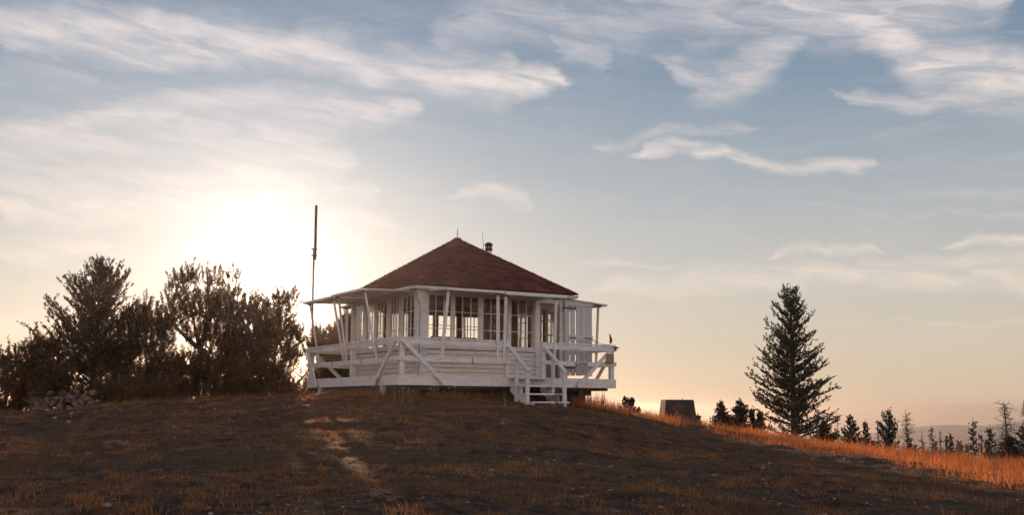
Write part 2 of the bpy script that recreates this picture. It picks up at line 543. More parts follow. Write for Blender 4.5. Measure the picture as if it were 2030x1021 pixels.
def ridge(name, dist, prof, depth, label):
    """a far ridge: prof = [(photo px, photo py)] of its skyline"""
    px = np.array([p[0] for p in prof], float); py = np.array([p[1] for p in prof], float)
    X_ = np.linspace(px[0], px[-1], 260)
    Yp = np.interp(X_, px, py) + 1.6 * vnoise(X_ * .05, X_ * 0 + dist) + .8 * vnoise(X_ * .2, X_ * 0 + 5)
    rows = []
    for k, (dd, fall) in enumerate([(-depth, 1.0), (-depth * .6, .62), (-depth * .3, .25), (-depth * .1, .05), (0, 0), (depth * .3, .2), (depth, 1.0)]):
        r = []
        for i, (x, y) in enumerate(zip(X_, Yp)):
            p = at(x, y, dist)
            base_z = -310
            nn = 14 * float(vnoise(np.array([i * .12]), np.array([k * .9 + dist]))[0]) * (0 if fall == 0 else 1)
            r.append((p.x * (1 + dd / dist), p.y + dd, p.z + (base_z - p.z) * fall + nn))
        rows.append(r)
    V = np.array(rows).reshape(-1, 3); n = len(X_)
    I, J = np.meshgrid(np.arange(len(rows) - 1), np.arange(n - 1), indexing='ij')
    a = I * n + J
    o = link_mesh(name, V, np.stack([a, a + 1, a + n + 1, a + n], -1).reshape(-1, 4), MHILL, smooth=True)
    return tag(o, label, kind='structure')


ridge('hills', 4200, [(1560, 905), (1660, 868), (1740, 858), (1790, 850), (1840, 845), (1885, 842), (1930, 845), (1975, 843), (2010, 837), (2040, 838), (2120, 852), (2300, 880)], 900,
      'hazy blue grey forested ridge on the horizon')
ridge('hills', 2600, [(1600, 905), (1750, 893), (1850, 884), (1950, 878), (2060, 872), (2200, 880), (2300, 890)], 500, 'lower hazy ridge in front of the far skyline')

# ------------------------------------------------------------------ lookout cabin
YB, CX, CY, ZD = .527, -1.4913, 29.068, .6876 + EYE
cab = empty('lookout_cabin', (CX, CY, ZD), YB)
tag(cab, 'white wooden fire lookout cabin with red brown pyramid roof, raised deck and open shutters', 'lookout cabin')
H, D, E_ = 2.135, 3.02, 2.355
ZS, ZH, ZE, ZA = .72, 2.03, 2.19, 3.78


def to_world(p): return Matrix.Translation((CX, CY, ZD)) @ Matrix.Rotation(YB, 4, 'Z') @ Vector(p)


def fm(face, t, out, z):
    """face 0 front right, 1 front left, 2 back, 3 right side: along, outwards, up"""
    return {0: (t, -out, z), 1: (-out, t, z), 2: (t, out, z), 3: (out, t, z)}[face]


def fbox(mb, face, t0, t1, o0, o1, z0, z1): return mb.box(fm(face, t0, o0, z0), fm(face, t1, o1, z1))


def fbeam(mb, face, p, q, w, h):
    side = {0: (0, 1, 0), 1: (1, 0, 0), 2: (0, 1, 0), 3: (1, 0, 0)}[face]
    return mb.beam(fm(face, *p), fm(face, *q), w, h, side)


LT = {0: [(-1.88, -1.22), (-1.16, -.45), (-.36, .38), (.45, 1.17)],
      1: [(-1.90, -1.17), (-.98, -.42), (-.22, .45), (.59, 1.14), (1.35, 1.95)],
      2: [(-1.90, -1.20), (-1.08, -.42), (-.30, .36), (.48, 1.12), (1.24, 1.90)],
      3: [(-1.90, -1.20), (-1.08, -.42), (-.30, .36), (.48, 1.12), (1.24, 1.90)]}
TRIM = .012
for fc in range(4):
    hi = 1.17 if fc == 0 else H - .1
    # clapboard wall: every board leans out at its foot
    mb = MB(); nb = 6; bh = (ZS - .06) / nb
    for i in range(nb):
        z0 = .012 + i * bh; z1 = z0 + bh - .013
        jit = random.uniform(-.004, .004)
        t0, t1 = -H + .1, hi
        v = [fm(fc, t0, H - .03, z0 + jit), fm(fc, t1, H - .03, z0 - jit), fm(fc, t1, H + .030, z0 - jit), fm(fc, t0, H + .030, z0 + jit),
             fm(fc, t0, H - .03, z1), fm(fc, t1, H - .03, z1), fm(fc, t1, H - .004, z1), fm(fc, t0, H - .004, z1)]
        n = len(mb.v); mb.v += v
        mb.f += [tuple(n + k for k in q) for q in ((0, 1, 2, 3), (4, 7, 6, 5), (3, 2, 6, 7), (0, 4, 5, 1), (0, 3, 7, 4), (1, 5, 6, 2))]
        if i: fbox(mb, fc, t0, t1, H - .028, H - .020, z0 - .012, z0 + .004)
    wl = mb.build('wall', MWALL, cab)
    # inner lining, ceiling line beam
    mi = MB(); fbox(mi, fc, -H + .1, hi, H - .075, H - .035, .0, ZS - .04); mi.build('inner_panel', MINT, wl)
    # mullions between the windows
    xs = [-H + .1] + [q for pr in LT[fc] for q in pr] + [hi]
    for k in range(0, len(xs), 2):
        if xs[k + 1] - xs[k] > .02:
            mm = MB(); fbox(mm, fc, xs[k], xs[k + 1], H - .05, H + .012, ZS + .035, ZH); mo = mm.build('mullion', MW, cab)
            li = MB(); fbox(li, fc, xs[k] - .004, xs[k + 1] + .004, H - .066, H - .0525, ZS + .03, ZH - .002); li.build('shade_lining', MINT, mo)  # dark lining added so the mullions look shaded from inside
    sl = MB(); fbox(sl, fc, -H + .1, hi + (0 if fc == 0 else 0), H - .06, H + .055, ZS - .045, ZS + .035); sl.build('window_sill', MW, cab)
    hd = MB(); fbox(hd, fc, -H + .11, H - .11, H - .09, H + .006, ZH, ZE - .005); hdo = hd.build('header_beam', MW, cab)
    li = MB(); fbox(li, fc, -H + .11, H - .11, H - .115, H - .093, ZH - .16, ZE - .04); li.build('inner_panel', MINT, hdo)  # dark panel added in place of shade on the header's inner face
    for (t0, t1) in LT[fc]:
        wf = MB(); e = .028
        fbox(wf, fc, t0, t0 + e, H - .035, H - .003, ZS + .035, ZH); fbox(wf, fc, t1 - e, t1, H - .035, H - .003, ZS + .035, ZH)
        fbox(wf, fc, t0 + e, t1 - e, H - .035, H - .003, ZS + .035, ZS + .075); fbox(wf, fc, t0 + e, t1 - e, H - .035, H - .003, ZH - .04, ZH)
        for k in (1, 2):
            tm = t0 + (t1 - t0) * k / 3; fbox(wf, fc, tm - .009, tm + .009, H - .032, H - .006, ZS + .075, ZH - .04)
            zm = ZS + .035 + (ZH - ZS - .035) * k / 3
            for j in range(3):
                u0 = t0 + (t1 - t0) * j / 3 + (.009 if j else e); u1 = t0 + (t1 - t0) * (j + 1) / 3 - (.009 if j < 2 else e)
                fbox(wf, fc, u0, u1, H - .030, H - .008, zm - .009, zm + .009)
        wo_ = wf.build('window', MW, cab)
        gp = MB(); gp.poly([fm(fc, t0 + .01, H - .019, ZS + .05), fm(fc, t1 - .01, H - .019, ZS + .05), fm(fc, t1 - .01, H - .019, ZH - .02), fm(fc, t0 + .01, H - .019, ZH - .02)])
        gp.build('pane', MGLASS, wo_)
for sx, sy in ((-1, -1), (1, -1), (1, 1), (-1, 1)):
    m_ = MB(); m_.box((sx * (H - .11), sy * (H - .11), 0), (sx * (H + .03), sy * (H + .03), ZE - .01))
    if (sx, sy) == (-1, -1):
        m_.box((-H - .045, -H - .045, ZE - .13), (-H + .22, -H + .22, ZE - .012))
    m_.build('corner_post', MW, cab)
# lower corner boards beside the near post
m_ = MB(); fbox(m_, 0, -H + .11, -H + .25, H - .03, H + .034, 0, ZS - .05); fbox(m_, 1, -H + .11, -H + .19, H - .03, H + .034, 0, ZS - .05); m_.build('corner_board', MW, cab)
# door post, jambs and lintel of the doorway
m_ = MB(); fbox(m_, 0, 1.17, 1.31, H - .1, H + .04, 0, ZH); fbox(m_, 0, 1.93, H - .11, H - .1, H + .03, 0, ZH); fbox(m_, 0, 1.31, 1.93, H - .1, H + .01, ZH - .07, ZH)
m_.build('door_frame', MW, cab)
# inner glazed door, standing inside the doorway
dr = MB(); z0, z1 = .02, ZH - .08
fbox(dr, 0, 1.325, 1.42, H - .095, H - .055, z0, z1); fbox(dr, 0, 1.80, 1.915, H - .095, H - .055, z0, z1)
fbox(dr, 0, 1.42, 1.80, H - .095, H - .055, z1 - .14, z1); fbox(dr, 0, 1.42, 1.80, H - .095, H - .055, z0, .82); fbox(dr, 0, 1.60, 1.62, H - .09, H - .06, .82, z1 - .14)
for k in (1, 2):
    zz = .82 + (z1 - .14 - .82) * k / 3; fbox(dr, 0, 1.42, 1.60, H - .088, H - .062, zz - .01, zz + .01); fbox(dr, 0, 1.62, 1.80, H - .088, H - .062, zz - .01, zz + .01)
dro = dr.build('door', simple('door_brown_grey', (.16, .11, .10), .6, 0, .25, 6), cab); dro['label'] = 'dark closed glazed door'
gp = MB(); gp.poly([fm(0, 1.41, H - .075, .81), fm(0, 1.81, H - .075, .81), fm(0, 1.81, H - .075, z1 - .13), fm(0, 1.41, H - .075, z1 - .13)]); gp.build('pane', MGLASS, dro)
kb = MB(); kb.lathe([(0, 0), (.022, .0), (.03, .02), (.022, .045), (0, .05)], (0, 0, 0), 12)
kn = kb.build('handle', MBLACK, dro); kn.matrix_local = Matrix.Translation(fm(0, 1.37, H - .055, .78)) @ Matrix.Rotation(R(90), 4, 'X')

# outer plank door, swung right open beyond the corner
pd = MB(); ox = H + .07
a0, a1, zb, zt = 2.03, 2.90, .10, 2.06
edges = np.linspace(a0, a1, 6)
for i in range(5):
    gl, gr = (.004, .016, .020, .008, .004)[i], (.016, .020, .008, .004, .004)[i]
    fbox(pd, 0, edges[i] + gl, edges[i + 1] - gr, ox, ox + .025, zb + random.uniform(-.01, .01), zt - .003)
for z in ((1.93, 2.065), (1.02, 1.16)): fbox(pd, 0, a0 + .002, a1 + .003, ox + .028, ox + .05, z[0], z[1])
fbox(pd, 0, a0 + .002, a1 + .003, ox - .03, ox - .003, .17, .30)
pdo = pd.build('plank_door', MGREY, cab); pdo['label'] = 'grey white plank door swung open beyond the corner'
for z in (1.86, .30):
    hg = MB(); fbox(hg, 0, a0 - .05, a0 + .32, ox + .053, ox + .061, z - .016, z + .016); hg.tube([fm(0, a0 - .05, ox + .055, z - .05), fm(0, a0 - .05, ox + .055, z + .05)], .016, 8)
    hg.build('hinge', MBLACK, pdo)
for u in (a0 + .14, a0 + .62):
    hn = MB(); z = 1.09; hn.tube([fm(0, u, ox + .053, z), fm(0, u + .01, ox + .09, z), fm(0, u + .16, ox + .09, z - .005), fm(0, u + .17, ox + .053, z - .008)], .011, 6)
    hn.build('handle', MBLACK, pdo)
wr = MB(); wr.tube([fm(0, 2.80, ox + .07, 1.09), fm(0, 2.95, ox + .35, .93), fm(0, 2.99, D - .02, .88)], .006, 5); wr.tube([fm(0, 2.80, ox + .07, 1.08), fm(0, 2.9, ox + .3, .9)], .005, 5)
wr.build('tether_wire', MBLACK, pdo)

# floor, ceiling
m_ = MB(); m_.box((-H + .03, -H + .03, -.03), (H - .03, H - .03, .004)); m_.build('cabin_floor', MINT, cab)
m_ = MB(); m_.box((-H + .09, -H + .09, ZE - .035), (H - .09, H - .09, ZE - .01)); m_.build('ceiling', simple('ceiling_board', (.16, .09, .065), .7, 0, .2, 5), cab)

# roof: stepped shingle courses
rf = MB(); NC = 21
for fc in range(4):
    for i in range(NC):
        s0, s1 = i / NC, min(1, (i + 1.25) / NC)       # from eave to apex
        o0, o1 = E_ * (1 - s0), E_ * (1 - s1)
        zz0, zz1 = ZE + (ZA - ZE) * s0, ZE + (ZA - ZE) * s1
        t = -o0; sag = .018 * math.sin(i * 1.7 + fc)
        while t < o0 - .01:
            wd_ = random.uniform(.11, .24); t2 = min(t + wd_, o0)
            if o0 - t2 < .06: t2 = o0
            lift = .066 + random.uniform(-.005, .010); drop = random.uniform(-.006, .016)
            k = o1 / o0 if o0 > 0 else 0
            ta, tb = max(-o1, min(o1, t)), max(-o1, min(o1, t2))
            if fc < 2 or True:
                p = [fm(fc, t, o0 + drop, zz0 + lift - drop * .7), fm(fc, t2 - .006, o0 + drop, zz0 + lift - drop * .7), fm(fc, tb, o1, zz1 + .008), fm(fc, ta, o1, zz1 + .008),
                     fm(fc, t, o0 + drop, zz0 + lift - .018 - drop * .7), fm(fc, t2 - .006, o0 + drop, zz0 + lift - .018 - drop * .7),
                     fm(fc, t, o0 - .10, zz0 + lift + .034), fm(fc, t2 - .006, o0 - .10, zz0 + lift + .034)]
                n = len(rf.v); rf.v += p
                rf.f += [(n, n + 1, n + 2, n + 3), (n, n + 4, n + 5, n + 1), (n + 4, n + 6, n + 7, n + 5), (n, n + 3, n + 6, n + 4), (n + 1, n + 5, n + 7, n + 2)]
            t = t2
roof = rf.build('roof', MSH, cab)
# solid roof deck under the shingles
rd = MB(); e2 = E_ - .02
base4 = [(-e2, -e2, ZE - .004), (e2, -e2, ZE - .004), (e2, e2, ZE - .004), (-e2, e2, ZE - .004)]
rd.poly(base4[::-1]); ap = (0, 0, ZA - .03)
rd.build('soffit', MW, roof)
rd = MB()
for i in range(4): rd.poly([tuple(Vector(base4[i]) * 1.0 + Vector((0, 0, .02))), tuple(Vector(base4[(i + 1) % 4]) + Vector((0, 0, .02))), ap])
rd.build('roof_boards', MDARKW, roof)
hc = MB()
for sx, sy in ((-1, -1), (1, -1), (1, 1), (-1, 1)):
    for i in range(24):
        q0, q1 = i / 24, (i + 1.3) / 24
        p = Vector((sx * E_ * (1 - q0), sy * E_ * (1 - q0), ZE + (ZA - ZE) * q0 + .034)); q = Vector((sx * E_ * (1 - q1), sy * E_ * (1 - q1), ZE + (ZA - ZE) * q1 + .014))
        hc.beam(p, q, .19 + random.uniform(-.02, .02), .055)
hc.build('hip_cap', MSH, roof)
# eave board with cable clips
for fc in range(4):
    ev = MB(); fbox(ev, fc, -E_ - .002, E_ + .002, E_ - .016, E_ + .012, ZE - .075, ZE - .008)
    eb = ev.build('eave_board', MW, cab)
    cb = MB(); pts = []
    for i in range(41):
        t = -E_ + 2 * E_ * i / 40; pts.append(fm(fc, t, E_ + .018, ZE - .035 - .008 * math.sin((i % 8) / 8 * math.pi)))
    cb.tube(pts, .0045, 5)
    for i in range(0, 41, 8): cb.tube([fm(fc, -E_ + 2 * E_ * i / 40 - .012, E_ + .018, ZE - .033), fm(fc, -E_ + 2 * E_ * i / 40 + .012, E_ + .018, ZE - .033)], .010, 6)
    cb.build('cable', MBLACK, eb)
dw = MB(); dw.tube([(-E_ - .01, -E_ - .02, ZE - .01), (-2.3, -2.3, ZE - .12), (-2.19, -2.17, 1.9), (-2.12, -2.18, 1.72), (-2.12, -2.18, 1.0), (-2.13, -2.185, .75), (-2.13, -2.185, .02)], .007, 5)
dw.build('down_cable', MBLACK, cab)
m_ = MB(); m_.lathe([(.05, -.05), (.04, .02), (.016, .05), (.010, .12), (.009, .30), (.003, .33)], (0, 0, ZA), 10); m_.build('finial_rod', MBLACK, roof)
# stove pipe
ca, cbb = 1.28, .55
m_ = MB(); m_.lathe([(.085, 2.7), (.085, 3.66)], (ca, cbb, 0), 20); chim = m_.build('chimney', MGALV, roof, True)
m_ = MB(); m_.lathe([(.11, 3.64), (.115, 3.68), (.10, 3.69), (.0, 3.69)], (ca, cbb, 0), 20)
m_.lathe([(.075, 3.69), (.075, 3.73)], (ca, cbb, 0), 20)
for k in range(8):
    t = k * math.pi / 4; m_.beam((ca + .09 * math.cos(t), cbb + .09 * math.sin(t), 3.68), (ca + .09 * math.cos(t), cbb + .09 * math.sin(t), 3.80), .014, .014)
m_.lathe([(.105, 3.79), (.125, 3.80), (.12, 3.83), (.08, 3.875), (.03, 3.895), (0, 3.90)], (ca, cbb, 0), 20)
m_.lathe([(.105, 3.735), (.105, 3.755)], (ca, cbb, 0), 20)
m_.build('chimney_cap', MBLACK, chim, True)
m_ = MB(); m_.tube([(1.16, .55, 2.85), (1.12, .55, 3.7), (1.07, .55, 4.18)], [.012, .009, .004], 6); m_.build('whip_antenna', MBLACK, roof)


# shutters propped up as awnings, with struts
def shutter(fc, t0, t1, out, zo, struts, zh=ZH + .06):
    mb = MB(); n = 6; tt = np.linspace(t0, t1, n + 1)
    for i in range(n):
        p0, p1 = fm(fc, tt[i] + .002, H + .02, zh), fm(fc, tt[i + 1] - .002, H + .02, zh)
        q0, q1 = fm(fc, tt[i] + .002, out, zo + random.uniform(-.003, .003)), fm(fc, tt[i + 1] - .002, out, zo + random.uniform(-.003, .003))
        k = len(mb.v)
        for p in (p0, p1, q1, q0): mb.v.append((p[0], p[1], p[2] - .014))
        for p in (p0, p1, q1, q0): mb.v.append((p[0], p[1], p[2] + .014))
        mb.f += [tuple(k + j for j in q) for q in ((0, 3, 2, 1), (4, 5, 6, 7), (0, 1, 5, 4), (1, 2, 6, 5), (2, 3, 7, 6), (3, 0, 4, 7))]
    for fr in (.1, .93):                                      # battens on the underside
        oo = H + .02 + (out - H - .02) * fr; z_ = zh + (zo - zh) * fr - .030
        fbox(mb, fc, t0 + .03, t1 - .03, oo - .05, oo + .05, z_ - .014, z_ + .014)
    # edge strip on the outside
    fbox(mb, fc, t0, t1, out + .002, out + .026, zo - .035, zo + .022)
    s = mb.build('shutter', MW, cab)
    for (t, tb, zb_) in struts:
        st = MB(); fbeam(st, fc, (t, out - .14, zo - .03), (tb, D + .075, zb_), .035, .072); st.build('strut', MW, s)
        hb = MB(); fbox(hb, fc, t - .07, t + .07, out - .19, out - .09, zo - .062, zo - .046); hb.build('hinge', MBLACK, s)
    return s


shutter(0, -1.95, -.41, 3.29, 2.045, [(-1.84, -1.98, .36), (-.50, -.46, .36)])
shutter(0, -.37, 1.40, 3.29, 2.02, [(-.27, -.29, .36), (1.18, 1.17, .42)])
shutter(1, -1.95, .13, 3.52, 2.06, [(-1.72, -1.88, .37), (.0, .08, .39)])
shutter(1, .19, 2.13, 3.55, 2.03, [(.27, .24, .37), (2.02, 2.03, .37)])
shutter(2, -2.05, -.05, 3.30, 2.09, [(-1.9, -1.9, .38), (-.2, -.2, .38)])
shutter(2, .05, 2.05, 3.30, 2.09, [(.2, .2, .38), (1.9, 1.9, .38)])
shutter(3, -2.30, -.1, 3.32, 2.0, [(-2.12, -2.12, .40), (-.25, -.25, .38)])
shutter(3, 0, 2.05, 3.30, 1.98, [(.15, .15, .38), (1.9, 1.9, .38)])

# deck
dk = MB()
n = 44; ys = np.linspace(-D, D, n + 1)
for i in range(n):
    if True: dk.box((-D + random.uniform(-.012, .006), ys[i] + .004, -.038), (D + random.uniform(-.006, .012), ys[i + 1] - .004, -.001 + random.uniform(-.003, .003)))
dk.build('deck', MWT, cab)
for fc in range(4):
    fa = MB(); ext = .035 if fc in (0, 2) else -.002
    fbox(fa, fc, -D - ext - (.06 if fc == 1 else 0), D + ext + (.02 if fc == 0 else 0), D + .002, D + .036, -.232, -.005)
    fa.build('fascia_board', MW, cab)
    jo = MB(); fbox(jo, fc, -D + .1, D - .1, D - .25, D - .12, -.30, -.05); fbox(jo, fc, -D + .1, D - .1, H - .12, H + .02, -.42, -.05); jo.build('deck_joist', MDARKW, cab)
# skids and stone footings under the cabin
for bb in (-2.0, -.7, .7, 2.0):
    m_ = MB(); m_.box((-2.6, bb - .12, -.60), (2.55, bb + .12, -.305)); m_.build('floor_beam', MDARKW, cab)
for aa, bb in ((-2.6, -2.6), (-2.6, 0), (2.2, -2.4), (2.2, 0), (2.2, 2.4), (0, 2.4), (.4, -2.3), (1.3, -2.6), (1.3, -1.9)):
    m_ = MB(); wpt = to_world((aa, bb, 0)); zz = gz(wpt.x, wpt.y) - ZD - .1
    m_.box((aa - .22, bb - .22, zz), (aa + .22, bb + .22, -.31)); m_.build('footing', MDARKW, cab)

for (fc, t) in ((1, 2.24), (1, -2.0), (2, 2.0), (3, 2.0)):
    wpt = to_world(fm(fc, t, D, 0)); m_ = MB(); fbox(m_, fc, t - .06, t + .06, D - .09, D - .002, gz(wpt.x, wpt.y) - ZD - .05, -.05); m_.build('support_post', MWT, cab)

# railing: posts, rails, braces as sub-parts
RZ = .85


def railing(fc, segs, posts, braces):
    root = None
    for (t0, t1) in segs:
        rl = MB(); m = 6
        for zc_, hh in ((RZ - .065, .12), (.385, .105)):
            for i in range(m):
                u0, u1 = i / m, (i + 1) / m
                s0, s1 = -.018 * math.sin(u0 * math.pi), -.018 * math.sin(u1 * math.pi)
                fbeam(rl, fc, (t0 + (t1 - t0) * u0, D + .06, zc_ + s0), (t0 + (t1 - t0) * u1, D + .06, zc_ + s1), .034, hh)
        rl.beam(fm(fc, t0, D + .01, RZ + .015), fm(fc, t1, D + .01, RZ + .015), .10, .032)
        o = rl.build('railing', MW, cab)
        root = root or o
    for t in posts:
        p_ = MB(); fbox(p_, fc, t - .055, t + .055, D - .065, D + .040, -.002, RZ - .005); p_.build('post', MW, root)
    for (t0, z0, t1, z1) in braces:
        p_ = MB(); fbeam(p_, fc, (t0, D + .098, z0), (t1, D + .098, z1), .036, .095); p_.build('brace', MW, root)
    return root


r0 = railing(0, [(-D - .04, -.10), (.82, D + .04)], [-D + .06, -.16, .88, D - .06], [(-D + .02, RZ - .03, -1.87, -.20), (D - .06, RZ - .03, 1.85, -.20)])
r1 = railing(1, [(-D - .04, D + .04)], [-.15], [(-D + .02, RZ - .03, -1.80, -.22), (D - .03, RZ - .03, 2.12, -.22)])
r2 = railing(2, [(-D, D)], [-D + .06, 0, D - .06], [(-D + .1, RZ - .05, -1.9, -.1), (D - .1, RZ - .05, 1.9, -.1)])
r3 = railing(3, [(-D, D)], [0, ], [(-D + .12, RZ - .05, -1.95, -.15), (D - .1, RZ - .05, 1.9, -.1)])
# iron J hooks hanging from the rail
for fc, t, z in ((0, -1.16, .43), (1, -.97, .44), (1, 1.03, .45), (0, 1.80, .44)):
    hk = MB(); s_ = -1 if fc == 1 else 1
    pts = [fm(fc, t, D + .095, z), fm(fc, t, D + .095, z - .10)] + [fm(fc, t + s_ * .03 * (1 - math.cos(a_)), D + .095, z - .10 - .032 * math.sin(a_)) for a_ in (.5, 1.0, 1.57, 2.2, 2.9)]
    hk.tube(pts, .009, 6); hk.build('hook', MBLACK, r0 if fc == 0 else r1)
# strap wound round the corner post
sb = MB()
for k in range(4): sb.beam((D - .02, -D - .10, RZ - .03 - k * .028), (D + .085, -D - .02, RZ - .01 - k * .03), .03, .022)
sb.box((D - .09, -D - .125, RZ - .06), (D + .09, -D - .112, RZ - .03)); sb.build('strap', MBLACK, r0)

# stairs
stairs = None
gst = gz(*to_world((.4, -3.9, 0))[:2]) - ZD
tr = []
for k in range(4):
    z = -.005 - .195 * k; b0 = -D - .05 - .27 * k
    m_ = MB(); m_.box((-.14 + .01 * k, b0 + (.12 if k == 0 else 0), z - .038), (.90 + random.uniform(-.01, .01), b0 - .285, z))
    o = m_.build('tread', MWT, cab); tr.append(o)
for sx in (-.06, .80):
    m_ = MB(); m_.v, m_.f = [], []
    pr = [(-D - .04, -.05)]
    for k in range(1, 4):
        z = -.005 - .195 * k; b0 = -D - .05 - .27 * k
        m_.box((sx - .02, b0 + .02, z - .195), (sx + .02, b0 - .25, z - .040))
    m_.beam((sx, -D - .06, -.26), (sx, -D - .95, -.74), .05, .16, (1, 0, 0))
    m_.build('stringer', MWT, cab)
for sx in (-.13, .91):
    top = (sx, -D - .06, .74); bot = (sx + .01, -D - .98, .11)
    m_ = MB(); m_.beam(top, bot, .09, .045, (1, 0, 0)); hr = m_.build('handrail', MWT, cab)
    wb = to_world((sx, -D - .92, 0)); g0 = gz(wb.x, wb.y) - ZD - .04
    m_ = MB(); m_.box((sx - .04, -D - .96, g0), (sx + .04, -D - .88, .12)); m_.build('post', MWT, hr)
    wb = to_world((sx, -D - .42, 0)); g1 = gz(wb.x, wb.y) - ZD - .04
    m_ = MB(); m_.box((sx - .035, -D - .45, g1), (sx + .035, -D - .38, .46)); m_.build('post', MWT, hr)

# inside the cabin: fire finder on a stand, cabinet, stove, bunk
def local_thing(name, loc, label, cat, rz=0):
    wpt = to_world(loc); o = empty(name, wpt, YB + rz); return tag(o, label, cat)


ff = local_thing('fire_finder', (.05, .2, .0), 'round sighting table on a square wooden stand inside the cabin windows', 'instrument table')
m_ = MB(); m_.box((-.20, -.20, 0), (.20, .20, .74)); m_.build('stand', MINT, ff)
m_ = MB(); m_.box((-.72, -.26, .74), (.60, .26, .80)); m_.build('tabletop', MINT, ff)
m_ = MB(); m_.lathe([(0, .80), (.16, .80), (.16, .90), (.44, .91), (.44, .955), (0, .955)], (-.1, 0, 0), 24); m_.build('dial_plate', MBLACK, ff)
m_ = MB(); m_.box((-.47, -.015, .957), (-.45, .015, 1.07)); m_.box((.24, -.015, .957), (.26, .015, 1.10)); m_.build('sight', MBLACK, ff)
cbt = local_thing('cupboard', (1.72, .55, 0), 'tall brown wooden cupboard with shelves beside the doorway wall', 'cupboard')
m_ = MB(); m_.box((-.26, -.5, 0), (.26, .5, .9)); m_.build('base_cabinet', MINT, cbt)
m_ = MB(); m_.box((-.24, -.48, .9), (.24, -.44, 1.85)); m_.box((-.24, .44, .9), (.24, .48, 1.85)); m_.box((-.24, -.44, 1.81), (.24, .44, 1.85)); m_.box((-.24, -.44, 1.32), (.24, .44, 1.35)); m_.build('shelf', MINT, cbt)
stv = local_thing('stove', (1.28, -.02, 0), 'small black iron wood stove below the roof pipe', 'stove')
m_ = MB(); m_.box((-.26, -.2, .22), (.26, .2, .72)); m_.build('body', MBLACK, stv)
m_ = MB(); m_.tube([(0, .05, .72), (0, .05, 1.5), (0, .57, 1.9), (0, .57, 2.15)], .07, 12); m_.build('pipe', MBLACK, stv, True)
for sx in (-.22, .22):
    for sy in (-.16, .16):
        m_ = MB(); m_.tube([(sx, sy, .22), (sx * 1.1, sy * 1.1, 0)], .02, 6); m_.build('leg', MBLACK, stv)
bk = local_thing('bunk', (-1.35, 1.2, 0), 'low wooden bunk with pale mattress along the back windows', 'bed')
m_ = MB(); m_.box((-.55, -.7, .0), (.55, .7, .45)); m_.build('frame', MINT, bk)
m_ = MB(); m_.box((-.52, -.68, .453), (.52, .68, .60)); m_.build('mattress', MPAPER, bk)
crt = local_thing('chart_board', (.95, 1.98, .80), 'mottled chart board leaning inside the back window', 'chart')
m_ = MB(); m_.box((-.75, -.015, 0), (.75, .015, .47)); m_.build('sheet', simple('mottled_chart', (.42, .33, .22), .8, 0, .7, 9), crt)

# signs on the rail
sg = tag(empty('notice_sign', to_world((2.01, -D - .118, .10)), YB), 'grey notice board with NOTICE heading hung on the deck rail', 'sign')
m_ = MB(); m_.box((-.125, -.008, -.02), (.125, .008, .31)); m_.build('board', MPAPER, sg)


def text(body, size, loc, mat, parent, ext=.001, rot=(R(90), 0, 0), align='CENTER'):
    cu = bpy.data.curves.new('lettering', 'FONT'); cu.body = body; cu.size = size; cu.extrude = ext; cu.align_x = align
    o = bpy.data.objects.new('lettering', cu); C.objects.link(o)
    dg = bpy.context.evaluated_depsgraph_get()
    me = bpy.data.meshes.new_from_object(o.evaluated_get(dg)); me.materials.clear(); me.materials.append(mat)
    bpy.data.objects.remove(o)
    q = bpy.data.objects.new('lettering', me); C.objects.link(q); q.parent = parent
    q.location = loc; q.rotation_euler = rot
    return q


text('NOTICE', .062, (0, -.0105, .245), MINK, sg, .0015)
ln = MB()
for k in range(7):
    zz = .215 - k * .032; x = -.105
    while x < .095:
        ww = random.uniform(.014, .04); ln.box((x, -.0105, zz), (min(x + ww, .105), -.0085, zz + .009)); x += ww + .009
ln.build('text_lines', MINK, sg)
sg2 = tag(empty('rail_sign', to_world((2.80, -D - .155, .39)), YB), 'small brown wooden board with faint lines at the deck corner', 'sign')
m_ = MB(); m_.box((-.105, -.01, 0), (.105, .01, .25)); m_.build('board', MBROWNSIGN, sg2)
ln = MB()
for k in range(4): ln.box((-.08, -.0125, .05 + k * .045), (.07 - .02 * (k % 2), -.0105, .056 + k * .045))
ln.build('text_lines', simple('faded_sign_lines', (.42, .30, .2), .8), sg2)
fl = tag(empty('pennant', to_world((2.93, -D + .02, RZ + .03)), YB), 'small dark red pennant on a short stick at the deck corner', 'flag')
m_ = MB(); m_.tube([(0, 0, 0), (-.015, 0, .30)], .006, 6); m_.build('stick', MINT, fl)
m_ = MB()
fr = []
for i in range(7):
    u = i / 6; x = -.012 + .075 * math.sin(u * math.pi * .9); fr.append(((-.014, 0, .28 - u * .24), (x + .015, .02 * math.sin(u * 5), .29 - u * .25)))
for i in range(6): m_.poly([fr[i][0], fr[i][1], fr[i + 1][1], fr[i + 1][0]])
fo = m_.build('cloth', MFLAGR, fl)
sm = fo.modifiers.new('thickness', 'SOLIDIFY'); sm.thickness = .003

